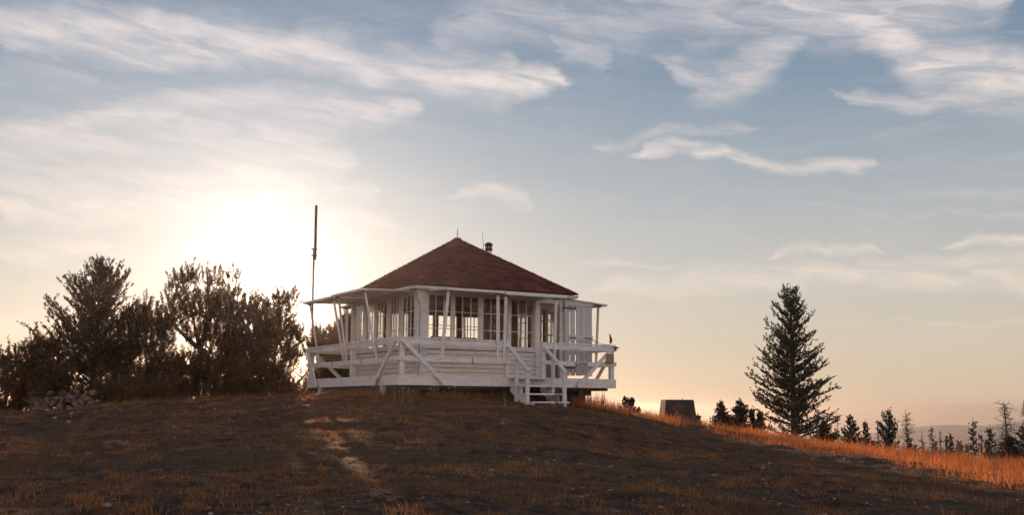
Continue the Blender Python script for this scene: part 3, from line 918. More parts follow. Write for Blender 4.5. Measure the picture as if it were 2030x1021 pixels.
# ------------------------------------------------------------------ radio mast
xb = at(617, 775, 31.2)
xt = at(627, 407, 31.2)
mz = gz(xb.x, xb.y)
ms = tag(empty('antenna_mast', (xb.x, xb.y, mz)), 'tall thin reddish mast with thick dark antenna tube beside the deck', 'antenna')
pm = at(622, 492, 31.2) - Vector((xb.x, xb.y, mz))
pt_, pl = at(627, 407, 31.1) - Vector((xb.x, xb.y, mz)), at(624.5, 515, 31.1) - Vector((xb.x, xb.y, mz))
m_ = MB(); m_.tube([(0, 0, 0), pm * .5, pm], .026, 8); m_.build('pole', MRUST, ms)
m_ = MB(); m_.tube([pl, (pl + pt_) / 2, pt_], [.042, .040, .038], 10); m_.build('antenna_tube', MBLACK, ms)
for q in (.03, .22):
    m_ = MB(); c1 = pm - Vector((0, 0, q)); m_.beam(c1 + Vector((-.06, -.03, 0)), c1 + Vector((.11, -.03, 0)), .10, .03); m_.build('clamp', MBLACK, ms)
m_ = MB(); m_.tube([pl, pl + Vector((-.02, 0, -.4)), pm * .8, pm * .3], .006, 5); m_.build('cable', MBLACK, ms)

# ------------------------------------------------------------------ concrete block
bp_ = at(1343, 838, 33); zb0 = gz(bp_.x, bp_.y) - .1
top = at(1343, 793, 33).z
m_ = MB(); wb_, wt_ = .52, .42
v = [(-wb_, -wb_, zb0 - .0), (wb_, -wb_, zb0), (wb_, wb_, zb0), (-wb_, wb_, zb0), (-wt_, -wt_, top), (wt_, -wt_, top), (wt_, wt_, top), (-wt_, wt_, top)]
m_.v = [(x, y, z - zb0) for x, y, z in v]; m_.f = [(0, 3, 2, 1), (4, 5, 6, 7), (0, 1, 5, 4), (1, 2, 6, 5), (2, 3, 7, 6), (3, 0, 4, 7)]
cbk = m_.build('concrete_pedestal', MCONC); cbk.location = (bp_.x, bp_.y, zb0); cbk.rotation_euler = (0, 0, .05)
tag(cbk, 'dark tapered concrete block standing on the right slope', 'pedestal')
bv = cbk.modifiers.new('edge', 'BEVEL'); bv.width = .02; bv.segments = 2
m_ = MB(); zt_ = top - zb0; m_.tube([(.16, 0, zt_ - .01), (.16, 0, zt_ + .05)], .012, 6); m_.build('bolt', MBLACK, cbk)


# ------------------------------------------------------------------ stones
def rock_mesh(name, sx, sy, sz, seed, mat=MROCK, sub=2):
    import bmesh
    bm = bmesh.new(); bmesh.ops.create_icosphere(bm, subdivisions=sub, radius=1)
    r_ = np.random.default_rng(seed); cuts = [(Vector(r_.normal(size=3)).normalized(), r_.uniform(.36, .75)) for _ in range(8)]
    for vv in bm.verts:
        p = vv.co.copy()
        for nrm, dd in cuts:
            k = p.dot(nrm)
            if k > dd: p -= nrm * (k - dd)
        p *= 1 + r_.normal() * .02
        vv.co = (p.x * sx, p.y * sy, p.z * sz)
    me = bpy.data.meshes.new(name); bm.to_mesh(me); bm.free(); me.materials.append(mat)
    return me


def stone(px, py, d, s, label=None, group=None, seed=0, flat=.7, name='stone'):
    p = at(px, py, d)
    o = bpy.data.objects.new(name, rock_mesh(name, s, s * .9, s * flat, seed, MROCK, 3 if s > .25 else 2)); C.objects.link(o)
    o.location = p; o.rotation_euler = (random.uniform(-.3, .3), random.uniform(-.3, .3), random.uniform(0, 6))
    return tag(o, label, 'stone', group)


k = 0
top_labels = {0: 'big rounded stone standing highest on the rock heap', 1: 'broad stone on the left shoulder of the rock heap', 2: 'pale stone at the right top of the rock heap',
              3: 'dark flat topped stone in the middle of the heap crest'}
GRP = 'stones heaped in a pile at the knoll edge'
for i, (px, py, s) in enumerate([(126, 777, .14), (100, 782, .14), (186, 780, .13), (152, 778, .12), (170, 785, .11), (138, 788, .11)]):
    stone(px, py, 26.2, s, top_labels.get(i, 'stone packed in the waist high rock heap'), GRP, 100 + i)
for row, (y, x0, x1, s, dd) in enumerate([(793, 84, 196, .105, 26.1), (800, 76, 205, .11, 25.95), (808, 72, 212, .11, 25.8), (815, 70, 205, .10, 25.6), (797, 90, 190, .12, 26.4), (806, 80, 200, .13, 26.5), (789, 98, 180, .12, 26.4)]):
    x = x0
    while x < x1:
        ss = s * random.uniform(.75, 1.3)
        stone(x, y + random.uniform(-3, 3), dd + random.uniform(-.05, .05), ss, 'stone packed in the waist high rock heap', GRP, 200 + k, random.uniform(.6, .95)); k += 1
        x += ss * 82 * 1.75
for i, (px, py, s) in enumerate([(100, 800, .24), (128, 798, .26), (155, 799, .24), (180, 803, .20), (84, 806, .18)]):
    stone(px, py, 26.75, s, 'stone packed in the waist high rock heap', GRP, 400 + i, .8)
bpx = at(70, 800, 26.4)
m_ = MB(); m_.box((-.12, -.03, -.35), (.12, .03, .16)); o = m_.build('wooden_board', MDARKW); o.location = bpx; o.rotation_euler = (0, .05, .2)
tag(o, 'dark upright board at the left end of the rock heap', 'board')


def ground_stone(px, py, d, s, flat, label, seed, name='boulder'):
    p = at(px, py, d); z = gz(p.x, p.y)
    o = bpy.data.objects.new(name, rock_mesh(name, s, s * .7, s * flat, seed, MROCK, 3)); C.objects.link(o)
    o.location = (p.x, p.y, z + s * flat * .15); o.rotation_euler = (0, 0, random.uniform(-.4, .4))
    return tag(o, label, 'rock')


ground_stone(230, 892, 15.8, .27, .42, 'low flat grey boulder lying alone on the left of the slope', 5)
ground_stone(172, 908, 14.9, .08, .5, 'small pale rock just below the flat boulder', 6)
ground_stone(630, 1005, 9.6, .055, .5, 'small flat rock low on the middle of the slope', 7)
ground_stone(435, 835, 20.5, .13, .3, 'flat stone slab in the slope below the pines', 8)
ground_stone(1295, 849, 25, .11, .4, 'pale flat rock on the dark slope right of the stairs', 9)
ground_stone(1655, 968, 14, .16, .35, 'flat grey rock among gravel on the lower right slope', 10)
ground_stone(1755, 1001, 11.5, .10, .3, 'thin pale slab of rock at the lower right corner', 11)
wp_ = at(640, 786, 28.4)
m_ = MB(); m_.beam((-.15, 0, 0), (.15, .03, .05), .05, .02); o = m_.build('wooden_offcut', MW); o.location = (wp_.x, wp_.y, gz(wp_.x, wp_.y) + .03)
tag(o, 'short white offcut of board lying by the left deck post', 'board')


# scattered gravel (one mass)
def pebbles(n, seed):
    r_ = np.random.default_rng(seed)
    import bmesh
    bm = bmesh.new(); bmesh.ops.create_icosphere(bm, subdivisions=1, radius=1)
    bv_ = np.array([v.co for v in bm.verts]); bf = np.array([[v.index for v in f.verts] for f in bm.faces]); bm.free()
    d = 6.5 + 22 * r_.random(n)**1.3
    tanx = r_.uniform(-.52, .52, n); x = d * tanx; y = d
    dens = vnoise(x * .5, y * .5) + .5 + np.clip((x + 2) * .12, -.1, .5)
    keep = r_.random(n) < np.clip(dens, .12, 1); x, y, d = x[keep], y[keep], d[keep]; n = len(x)
    z = ground_z(x, y)
    s = np.exp(r_.normal(math.log(.009), .5, n)).clip(.005, .045)
    ax = r_.uniform(.6, 1.4, (n, 3)) * [1.2, 1.2, .6]
    th = r_.uniform(0, 6.28, n)
    P = bv_[None] * (1 + .25 * r_.normal(size=(n, len(bv_), 1)).clip(-1, 1)) * ax[:, None] * s[:, None, None]
    c_, s_ = np.cos(th)[:, None], np.sin(th)[:, None]
    Q = np.stack([P[..., 0] * c_ - P[..., 1] * s_ + x[:, None], P[..., 0] * s_ + P[..., 1] * c_ + y[:, None], P[..., 2] + z[:, None] + s[:, None] * .2], -1)
    F_ = (bf[None] + (np.arange(n) * len(bv_))[:, None, None]).reshape(-1, 3)
    return Q.reshape(-1, 3), F_


mg, gg_, b_, o_ = material('gravel_stone')
_gi = gg_.n('ShaderNodeNewGeometry').outputs['Random Per Island']
gg_.put(b_.inputs['Base Color'], gg_.mix(gg_.m('POWER', _gi, 6.), (.05, .026, .018), (.34, .23, .17)))
b_.inputs['Roughness'].default_value = .7
Vp, Fp = pebbles(15000, 11)
o = link_mesh('gravel', Vp, Fp, mg)
tag(o, 'loose gravel scattered over the near slope', kind='stuff')


# ------------------------------------------------------------------ grass
def blades(P, h, wdt, lean, r_, seg=3):
    """P (n,3) roots; tapered bent blades -> V, F"""
    n = len(P); th = r_.uniform(0, 6.283, n); ph = r_.uniform(0, 6.283, n)
    ld = np.stack([np.cos(ph), np.sin(ph), np.zeros(n)], -1) * (lean * h)[:, None]
    sd_ = np.stack([np.cos(th), np.sin(th), np.zeros(n)], -1)
    rows = []
    for u, k in ((0, 1.), (.55, .8)):
        c_ = P + ld * (u**1.8) + np.array([0, 0, 1]) * (h * u)[:, None]
        rows += [c_ - sd_ * (wdt * k / 2)[:, None], c_ + sd_ * (wdt * k / 2)[:, None]]
    tip = P + ld + np.array([0, 0, 1]) * (h * (1 - lean * .3))[:, None]
    V_ = np.stack(rows + [tip], 1)
    b0 = (np.arange(n) * 5)[:, None]
    F_ = np.stack([b0 + [0, 1, 3], b0 + [0, 3, 2], b0 + [2, 3, 4]], 1).reshape(-1, 3)
    return V_.reshape(-1, 3), F_


def crest_y(x):
    """distance of the crest line on the right, by x"""
    pts = [at(1190, 805, 29.5), at(1250, 828, 29), at(1400, 861, 26.5), at(1600, 894, 23), at(1800, 928, 19.5), at(2030, 970, 16), at(2200, 1000, 13)]
    return np.interp(x, [p.x for p in pts], [p.y for p in pts])


r_ = np.random.default_rng(21)
n = 230000
y = 12 + 30 * r_.random(n); x = 1.8 + 16.5 * r_.random(n)
ok = (x < y * .50 + 1.0)
cy_ = crest_y(x)
edge = y - cy_ + .8 * vnoise(x * 1.3, y * 1.3)
dens = np.clip(edge / 2.4, 0, 1) * (.25 + .75 * np.clip(vnoise(x * .7, y * .7) * 2.2 + .55, 0, 1))
dens *= np.clip(.25 + 1.9 * (vnoise(x * 1.9, y * 1.9) + .35 * vnoise(x * 6, y * 6) + .25), .08, 1)
dens *= np.clip((43 - y) / 6, 0, 1) * np.clip((x - 2.2) / 2., .0, 1)
ok &= r_.random(n) < dens
ok &= ~((x < 5.2) & (np.abs(y - 28.5) < 2.0))
x, y = x[ok], y[ok]; ev_ = np.clip((y - crest_y(x)) / 2.5, .35, 1)
x = x + .05 * r_.normal(size=len(x))
P = np.c_[x, y, ground_z(x, y) - .01]
h = (.06 + .24 * r_.random(len(x))**1.4) * ev_ * (1 + .9 * (r_.random(len(x)) > .96)) * (.7 + .8 * np.clip(vnoise(x * .8 + 9, y * .8) + .5, 0, 1))
V1, F1 = blades(P, h, r_.uniform(.004, .011, len(x)), r_.uniform(.1, 1.0, len(x)), r_)
o = link_mesh('tall_grass', V1, F1, MTALL)
tag(o, 'sunlit orange dry grass along the right side of the knoll', kind='stuff')

# short thin grass on the knoll, in tufts
nt = 20000
d = 7 + 23 * r_.random(nt)**.9; tx = r_.uniform(-.55, .55, nt) * d
kk = vnoise(tx * .45, d * .45) + .35 * vnoise(tx * 1.7, d * 1.7)
gravel_zone = np.clip((tx - 1.5) / 4, 0, 1)
ok = (r_.random(nt) < np.clip(kk * 2.2 + .62 - .45 * gravel_zone, .06, 1)) & (d < np.where(tx > 2.5, crest_y(tx) + .5, 40))
tx, d = tx[ok], d[ok]
per = 11
X2 = np.repeat(tx, per) + r_.normal(size=len(tx) * per) * .055; Y2 = np.repeat(d, per) + r_.normal(size=len(tx) * per) * .055
hh = np.repeat(r_.uniform(.02, .075, len(tx)) * (1 + .9 * (r_.random(len(tx)) > .92)), per) * r_.uniform(.5, 1.2, len(X2))
V2, F2 = blades(np.c_[X2, Y2, ground_z(X2, Y2) - .005], hh, r_.uniform(.004, .008, len(X2)), r_.uniform(.2, 1.0, len(X2)), r_)
o = link_mesh('short_grass', V2, F2, MSHORT)
tag(o, 'thin short dry grass tufts covering the knoll', kind='stuff')


nc = 900
d = 7.5 + 20 * r_.random(nc); tx = r_.uniform(-.5, .5, nc) * d
ok = (vnoise(tx * .6 + 4, d * .6) + .3 * vnoise(tx * 2.1, d * 2.1) > -.02) & (d < np.where(tx > 2.5, crest_y(tx) - .3, 27))
tx, d = tx[ok], d[ok]; per = 42; sz = r_.uniform(.5, 1.25, len(tx)); szr = np.repeat(sz, per)
X2 = np.repeat(tx, per) + r_.normal(size=len(szr)) * .075 * szr; Y2 = np.repeat(d, per) + r_.normal(size=len(szr)) * .06 * szr
V2, F2 = blades(np.c_[X2, Y2, ground_z(X2, Y2) - .005], .11 * szr * r_.uniform(.4, 1.2, len(szr)), r_.uniform(.004, .009, len(szr)), r_.uniform(.2, 1.3, len(szr)), r_)
o = link_mesh('grass_clumps', V2, F2, MSHORT)
tag(o, 'coarser brown grass clumps dotted over the slope', kind='stuff')


# taller fringe under the deck, at the tree line and at the deck corner
def fringe(pts, n, spread, h0, h1, name, label, mat=MSHORT, wd=(.005, .011)):
    xs, ys = [], []
    for (px, d) in pts:
        p = at(px, 790, d); xs.append(r_.normal(p.x, spread[0], n)); ys.append(r_.normal(p.y, spread[1], n))
    xs = np.concatenate(xs); ys = np.concatenate(ys)
    hh = r_.uniform(h0, h1, len(xs))
    V3, F3 = blades(np.c_[xs, ys, ground_z(xs, ys) - .01], hh, r_.uniform(*wd, len(xs)), r_.uniform(.05, .5, len(xs)), r_)
    return tag(link_mesh(name, V3, F3, mat), label, kind='stuff')


fringe([(x_, 25.2 + abs(x_ - 790) * .010) for x_ in range(640, 1010, 22)], 130, (.22, .35), .06, .24, 'deck_grass', 'brown grass growing along the shaded foot of the deck')
fringe([(x_, 27.7) for x_ in range(1140, 1230, 14)], 130, (.2, .3), .10, .42, 'corner_grass', 'backlit tall grass at the right deck corner', MTALL)
fringe([(x_, 27.4 + (x_ > 300) * 1.5) for x_ in range(225, 610, 22)], 90, (.25, .3), .05, .2, 'tree_line_grass', 'sunlit fringe of dry grass below the pines')
fringe([(x_, 28.3) for x_ in range(1215, 1330, 12)], 90, (.25, .5), .08, .35, 'crest_grass', 'orange grass on the crest between deck and concrete block', MTALL)


# ------------------------------------------------------------------ foliage
def tuft_mesh(P, Dv, ln, rad, nb, wdt, r_):
    """spiky needle tufts: P roots (n,3), Dv directions, ln axis length, rad needle length"""
    n = len(P)
    if n == 0: return np.zeros((0, 3)), np.zeros((0, 3), int)
    Dv = Dv / np.linalg.norm(Dv, axis=1, keepdims=True)
    ref = np.where(np.abs(Dv[:, 2:3]) < .9, [[0, 0, 1]], [[1, 0, 0]])
    S = np.cross(Dv, ref); S /= np.linalg.norm(S, axis=1, keepdims=True); U = np.cross(S, Dv)
    u = r_.random((n, nb)); t = r_.uniform(0, 6.283, (n, nb))
    out = S[:, None] * np.cos(t)[..., None] + U[:, None] * np.sin(t)[..., None]
    root = P[:, None] + Dv[:, None] * (u * ln[:, None])[..., None]
    ang_ = r_.uniform(.35, 1.0, (n, nb))
    dr_ = Dv[:, None] * np.cos(ang_)[..., None] + out * np.sin(ang_)[..., None]
    tip = root + dr_ * (rad[:, None] * r_.uniform(.6, 1.15, (n, nb)))[..., None]
    side = np.cross(dr_, r_.normal(size=dr_.shape)); side /= np.linalg.norm(side, axis=-1, keepdims=True)
    wv = side * wdt
    mid = root * .45 + tip * .55
    V_ = np.stack([root, mid - wv, tip, mid + wv], 2).reshape(-1, 3)
    b0 = (np.arange(n * nb) * 4)[:, None]
    return V_, b0 + np.array([[0, 1, 2, 3]])


def conifer(name, base, hgt, rad, seed, label, cat='tree', mat=MSPRUCE, group=None, nbr=90, prof=1.0, low=.05, droop=.0, upt=.35, dens=1.0, tl=.09, nr_=.07, nb=9, wd=.010, trunk=.09, lean=(0, 0), nstem=1, wob=.3):
    """spruce or fir: whorled branches that carry side twigs with needle tufts"""
    r_ = np.random.default_rng(seed)
    root = tag(empty(name, base), label, cat, group)
    mbt = MB(); P, Dv, LN, RD = [], [], [], []
    pts = [(lean[0] * u * hgt + .03 * hgt * math.sin(3 * u + seed) * .3, lean[1] * u * hgt, u * hgt - (.1 if u == 0 else 0)) for u in np.linspace(0, .985, 9)]
    mbt.tube(pts, [trunk * (1 - .93 * i / 8) for i in range(9)], 7)
    pts = np.array(pts)
    for i in range(nbr):
        u = low + (1 - low) * ((i + r_.random()) / nbr)**.9
        if u > .985: continue
        Lb = rad * ((1 - u)**prof) * r_.uniform(.38, 1.12) + .015 * hgt
        if r_.random() < .12: Lb *= r_.uniform(1.1, 1.3)
        phi = i * 2.4 + r_.uniform(-.9, .9)
        elev = -droop * (1 - u) + upt * (.35 + u * 1.1) + r_.uniform(-.28, .28)
        dirh = np.array([math.cos(phi), math.sin(phi), 0]); crv = np.array([-dirh[1], dirh[0], 0]) * r_.normal() * .18
        zi = u * 8; i0 = int(min(7, zi * .9999)); bp = pts[i0] + (pts[min(8, i0 + 1)] - pts[i0]) * (u * 8 * .985 - i0 if i0 < 8 else 0)
        m = 7; path = []
        for k in range(m + 1):
            s = k / m
            path.append(bp + dirh * Lb * s * math.cos(elev) + crv * Lb * s * s + np.array([0, 0, 1]) * (Lb * (s * math.sin(elev) + upt * .6 * s * s)) + r_.normal(size=3) * .012 * s)
        path = np.array(path)
        mbt.tube([tuple(q) for q in path], [max(.004, trunk * .26 * (1 - u * .6) * (1 - .85 * k / m)) for k in range(m + 1)], 4, False)
        gap = r_.uniform(.55, 1.0)                     # some boughs are thin
        s = .10
        while s < 1.0:
            f_ = s * m; j = int(f_); q = path[j] + (path[min(m, j + 1)] - path[j]) * (f_ - j)
            tang = path[min(m, j + 1)] - path[max(0, j - 1)]; tang /= np.linalg.norm(tang) + 1e-9
            if r_.random() < gap: P.append(q); Dv.append(tang + [0, 0, .35]); LN.append(tl); RD.append(nr_)
            perp = np.cross(tang, [0, 0, 1.]); perp /= np.linalg.norm(perp) + 1e-9
            sg_ = 1 if r_.random() < .5 else -1
            tw = (Lb * .42 * (1 - s * .6) + .05) * r_.uniform(.35, 1.15)
            td = tang * r_.uniform(.4, .9) + perp * sg_ * r_.uniform(.5, 1.0) + np.array([0, 0, r_.uniform(-.35, .45) + wob * .5]); td /= np.linalg.norm(td)
            kq = tl * .5
            while kq < tw:
                if r_.random() < gap + .1:
                    P.append(q + td * kq + r_.normal(size=3) * .02); Dv.append(td + [0, 0, .45] + r_.normal(size=3) * .25); LN.append(tl * r_.uniform(.8, 1.2)); RD.append(nr_ * r_.uniform(.75, 1.2))
                kq += tl * 1.0 / dens
            s += tl * .55 / dens / max(Lb, .08)
        P.append(path[-1]); Dv.append(path[-1] - path[-2] + [0, 0, .04]); LN.append(tl * 1.2); RD.append(nr_ * .8)
    P.append(pts[-1]); Dv.append(np.array([0, 0, 1.])); LN.append(tl * 1.8); RD.append(nr_ * .6)
    mbt.build('trunk', MBARK, root)
    V_, F_ = tuft_mesh(np.array(P), np.array(Dv, float), np.array(LN), np.array(RD), nb, wd, r_)
    link_mesh('crown', V_, F_, mat, root)
    return root


def pine(name, base, stems, lobes, ntips, seed, label, mat=MPINE, group=None, trunk=.09, tl=.24, nr_=.085, nb=44, wd=.009, side=5, up_=1.0):
    """open pine: stems [(polyline)], foliage lobes (x, y, z, rx, ry, rz) that branches grow out to; brush-like tufts point up"""
    r_ = np.random.default_rng(seed)
    root = tag(empty(name, base), label, 'tree', group)
    mbt = MB(); P, Dv, LN, RD = [], [], [], []
    sp_ = []
    for st in stems:
        st = np.array(st, float); n_ = len(st)
        mbt.tube([tuple(q) for q in st], [trunk * (1 - .8 * i / (n_ - 1)) for i in range(n_)], 7)
        for i in range(n_ - 1):
            for u in np.linspace(0, 1, 8): sp_.append(st[i] + (st[i + 1] - st[i]) * u)
    sp_ = np.array(sp_)
    vol = np.array([l[3] * l[4] * l[5] for l in lobes]); vol = vol / vol.sum()
    for i in range(ntips):
        l = lobes[r_.choice(len(lobes), p=vol)]
        dv = r_.normal(size=3); dv /= np.linalg.norm(dv); rr_ = r_.uniform(.35, 1.0)**.6
        tip = np.array(l[:3]) + dv * rr_ * np.array(l[3:6])
        if tip[2] < .05: continue
        hd_ = np.hypot(sp_[:, 0] - tip[0], sp_[:, 1] - tip[1]); dzz = tip[2] - sp_[:, 2]
        cost = np.hypot(hd_, dzz) + np.where(dzz < hd_ * .25, 2.0 * (hd_ * .25 - dzz), 0)
        a_ = sp_[np.argmin(cost)]
        ctrl = a_ * .4 + tip * .6 + np.array([0, 0, -.16 * np.linalg.norm(tip - a_)]) + r_.normal(size=3) * .05
        m = 6; s = np.linspace(0, 1, m + 1)[:, None]
        path = a_ * (1 - s)**2 + ctrl * 2 * s * (1 - s) + tip * s * s
        mbt.tube([tuple(q) for q in path], [max(.004, .022 * (1 - .8 * k / m)) for k in range(m + 1)], 4, False)
        tend = path[-1] - path[-2]; tend /= np.linalg.norm(tend) + 1e-9
        P.append(tip); Dv.append(tend * .6 + [0, 0, up_]); LN.append(tl * r_.uniform(1.1, 1.5)); RD.append(nr_ * .95)
        for k in range(side):
            f_ = r_.uniform(.62, 1.0) * m; j = int(min(m - 1, f_)); q = path[j] + (path[j + 1] - path[j]) * (f_ - j)
            off = r_.normal(size=3); off[2] = -abs(off[2]) * 1.1; off /= np.linalg.norm(off); off *= r_.uniform(.08, .26)
            P.append(q + off); Dv.append(off * [2.6, 2.6, 0] + tend * .25 + [0, 0, up_ * r_.uniform(.5, 1.3)]); LN.append(tl * r_.uniform(.55, 1.15)); RD.append(nr_ * r_.uniform(.8, 1.1))
    mbt.build('trunk', MBARK, root)
    V_, F_ = tuft_mesh(np.array(P), np.array(Dv, float), np.array(LN), np.array(RD), nb, wd, r_)
    link_mesh('crown', V_, F_, mat, root)
    return root


def based(px, d, sink=.05):
    p = at(px, 800, d); return Vector((p.x, p.y, gz(p.x, p.y) - sink))


def lobes_at(base, d, L_):
    """lobes from photo pixels (px, py, rx px, rz px, depth offset m)"""
    out = []
    for (px, py, rx, rz, dyo) in L_:
        p = at(px, py, d + dyo); k = (d + dyo) / F_PX
        out.append((p.x - base.x, p.y - base.y, p.z - base.z, rx * k, max(rx, rz) * k * .75, rz * k))
    return out


def stem_at(base, d, L_): return [tuple(at(px, py, d + (q[0] if q else 0)) - base) for px, py, *q in L_]


TG = 'trees on the knoll beside the lookout'
# the big spruce behind the rock heap
b = based(181, 29.0); hs = at(187, 517, 29).z - b.z
conifer('spruce_tree', b, hs, 2.0, 31, 'tall pointed spruce rising behind the rock heap', mat=MSPRUCE, group=TG, nbr=150, prof=.72, low=.12, upt=.50, dens=1.0, tl=.12, nr_=.072, nb=11, wd=.014, trunk=.11)
# shrubby pine at the far left edge
b = based(85, 28.4)
pine('shrub_pine', b, [stem_at(b, 28.4, [(95, 815), (70, 770), (30, 710)]), stem_at(b, 28.4, [(95, 815), (85, 760), (70, 690)]), stem_at(b, 28.4, [(95, 815), (40, 790), (-5, 775)])],
     lobes_at(b, 28.4, [(22, 720, 26, 28, 0), (62, 695, 24, 38, 0), (45, 750, 50, 32, .2), (95, 710, 36, 45, .3), (95, 765, 55, 36, 0), (20, 785, 32, 12, 0), (-20, 720, 22, 40, .2), (130, 780, 45, 30, 0)]),
     330, 41, 'bushy low pine with upright shoots at the left edge', group=TG, trunk=.05, side=3)
# middle low pine between spruce and big pine
b = based(290, 29.6)
pine('shrub_pine', b, [stem_at(b, 29.6, [(300, 800), (290, 720), (292, 610)]), stem_at(b, 29.6, [(300, 800), (262, 730), (255, 640)]), stem_at(b, 29.6, [(300, 800), (320, 720), (322, 640)])],
     lobes_at(b, 29.6, [(292, 612, 16, 34, 0), (262, 640, 26, 34, .2), (325, 632, 20, 40, 0), (290, 670, 52, 36, .2), (265, 730, 60, 40, 0), (325, 740, 50, 48, .2), (235, 700, 40, 40, .3), (290, 782, 70, 22, 0)]),
     430, 42, 'knobbly mid height pine growing between spruce and big pine', group=TG, trunk=.05, side=3)
# the big flat topped pine
b = based(395, 30.6)
pine('pine_tree', b, [stem_at(b, 30.6, [(392, 800), (396, 700), (385, 640), (362, 560)]), stem_at(b, 30.6, [(396, 700), (415, 620), (410, 540)]), stem_at(b, 30.6, [(420, 800), (440, 690), (462, 600), (470, 550)]), stem_at(b, 30.6, [(392, 690), (350, 650), (335, 610)])],
     lobes_at(b, 30.6, [(360, 552, 20, 26, 0), (385, 548, 20, 24, .1), (408, 552, 18, 22, 0), (432, 556, 20, 24, .1), (464, 562, 18, 26, 0), (362, 596, 30, 30, .2), (405, 606, 44, 32, -.1), (455, 610, 44, 40, .1), (372, 650, 26, 24, 0), (345, 572, 14, 18, 0), (340, 590, 12, 12, 0),
                        (340, 640, 26, 22, 0), (430, 665, 54, 34, 0), (480, 655, 32, 40, 0), (370, 735, 55, 40, .2), (440, 740, 60, 46, 0), (485, 720, 35, 64, .2), (400, 782, 75, 20, 0), (330, 775, 40, 22, .3)]),
     680, 43, 'large dense pine with a flat knobbly top left of the sun', group=TG, trunk=.075, side=3)
# pine in front of the sun
b = based(540, 30.2)
pine('pine_tree', b, [stem_at(b, 30.2, [(538, 800), (545, 700), (548, 640), (552, 585)]), stem_at(b, 30.2, [(520, 800), (515, 700), (508, 620)]), stem_at(b, 30.2, [(545, 740), (580, 690), (608, 672)]), stem_at(b, 30.2, [(545, 790), (590, 760), (612, 735)])],
     lobes_at(b, 30.2, [(552, 602, 24, 28, 0), (574, 602, 9, 30, 0), (508, 615, 30, 34, .1), (540, 650, 44, 32, 0), (500, 680, 40, 40, .2), (545, 710, 40, 46, 0), (597, 664, 22, 12, 0), (500, 755, 52, 44, .1), (545, 775, 38, 26, 0), (604, 742, 16, 8, 0), (588, 700, 16, 9, 0), (575, 760, 20, 12, 0)]),
     450, 44, 'pine standing right below the sun with a ragged side branch', group=TG, trunk=.065, side=3)
# pines seen past and through the deck railing
b = based(640, 36)
pine('shrub_pine', b, [stem_at(b, 36, [(650, 800), (645, 740), (640, 660)])], lobes_at(b, 36, [(638, 668, 12, 20, 0), (650, 700, 22, 20, 0), (655, 735, 26, 22, 0), (630, 760, 24, 20, 0), (622, 690, 12, 10, 0)]),
     170, 45, 'small pine seen through the left end of the deck railing', group=TG, trunk=.05)
b = based(680, 37)
pine('shrub_pine', b, [stem_at(b, 37, [(685, 800), (682, 720), (684, 640)]), stem_at(b, 37, [(685, 780), (668, 720), (664, 660)])], lobes_at(b, 37, [(686, 650, 16, 24, 0), (668, 670, 14, 22, 0), (684, 695, 24, 24, 0), (690, 735, 30, 28, 0), (710, 690, 16, 22, 0)]),
     230, 46, 'dark pine standing just behind the left wall of the cabin', group=TG, trunk=.05)
b = based(1000, 44)
pine('shrub_pine', b, [stem_at(b, 44, [(985, 810), (985, 720), (985, 660)])], lobes_at(b, 44, [(975, 690, 18, 28, 0), (995, 680, 18, 26, 0), (990, 730, 30, 30, 0)]),
     130, 47, 'pine behind the cabin glimpsed through its right windows', group=TG, trunk=.05)
b = based(222, 28.6)
pine('low_bush', b, [stem_at(b, 28.6, [(222, 810), (215, 785)]), stem_at(b, 28.6, [(222, 810), (245, 780)])], lobes_at(b, 28.6, [(215, 782, 34, 20, 0), (250, 786, 30, 20, 0), (180, 788, 26, 16, 0)]),
     110, 48, 'low dark bush between rock heap and pines', group=TG, trunk=.03, side=3)
b = based(596, 31)
pine('low_bush', b, [stem_at(b, 31, [(596, 800), (590, 775)])], lobes_at(b, 31, [(586, 782, 22, 9, 0), (612, 788, 14, 6, 0)]), 40, 49, 'low scrub added to break the sunlight at the left foot of the deck', group=TG, trunk=.02, side=3)  # scrub added to break up the sunlit strip on the slope
b = based(22, 29.5)
pine('low_bush', b, [stem_at(b, 29.5, [(30, 830), (20, 800), (-10, 785)])], lobes_at(b, 29.5, [(-20, 800, 30, 18, 0), (15, 808, 34, 14, 0), (50, 800, 24, 18, 0)]), 70, 50, 'low pine scrub at the far left edge below the shrubby pine', group=TG, trunk=.02, side=3)
# the large fir on the right
b = based(1577, 34.5, .1); hs = at(1570, 567, 34.5).z - b.z
conifer('fir_tree', b, hs, 1.5, 61, 'large dark fir standing alone on the right slope', mat=MFIR, group=TG, nbr=160, prof=.62, low=.05, upt=.42, dens=.95, tl=.115, nr_=.072, nb=11, wd=.014, trunk=.13, lean=(-.022, 0))

# small firs and snags of the far row
FG = 'young firs in the row beyond the grass'
SG = 'dead trees in the row beyond the grass'


def fir(px, top_py, wpx, d, seed, label, prof=.95, nbr=84, mat=MFIR, upt=.35, group=FG, name='fir_tree', dens=1.0, tl=.075):
    p = at(px, 860, d); z = gz(p.x, p.y); t = at(px, top_py, d)
    return conifer(name, Vector((p.x, p.y, z)), t.z - z, wpx / 2 * d / F_PX * 2.1, seed, label, mat=mat, group=group, nbr=nbr, prof=prof, low=.03, upt=upt, tl=tl, nr_=.055, nb=12, wd=.013, trunk=.05, dens=dens * 1.25)


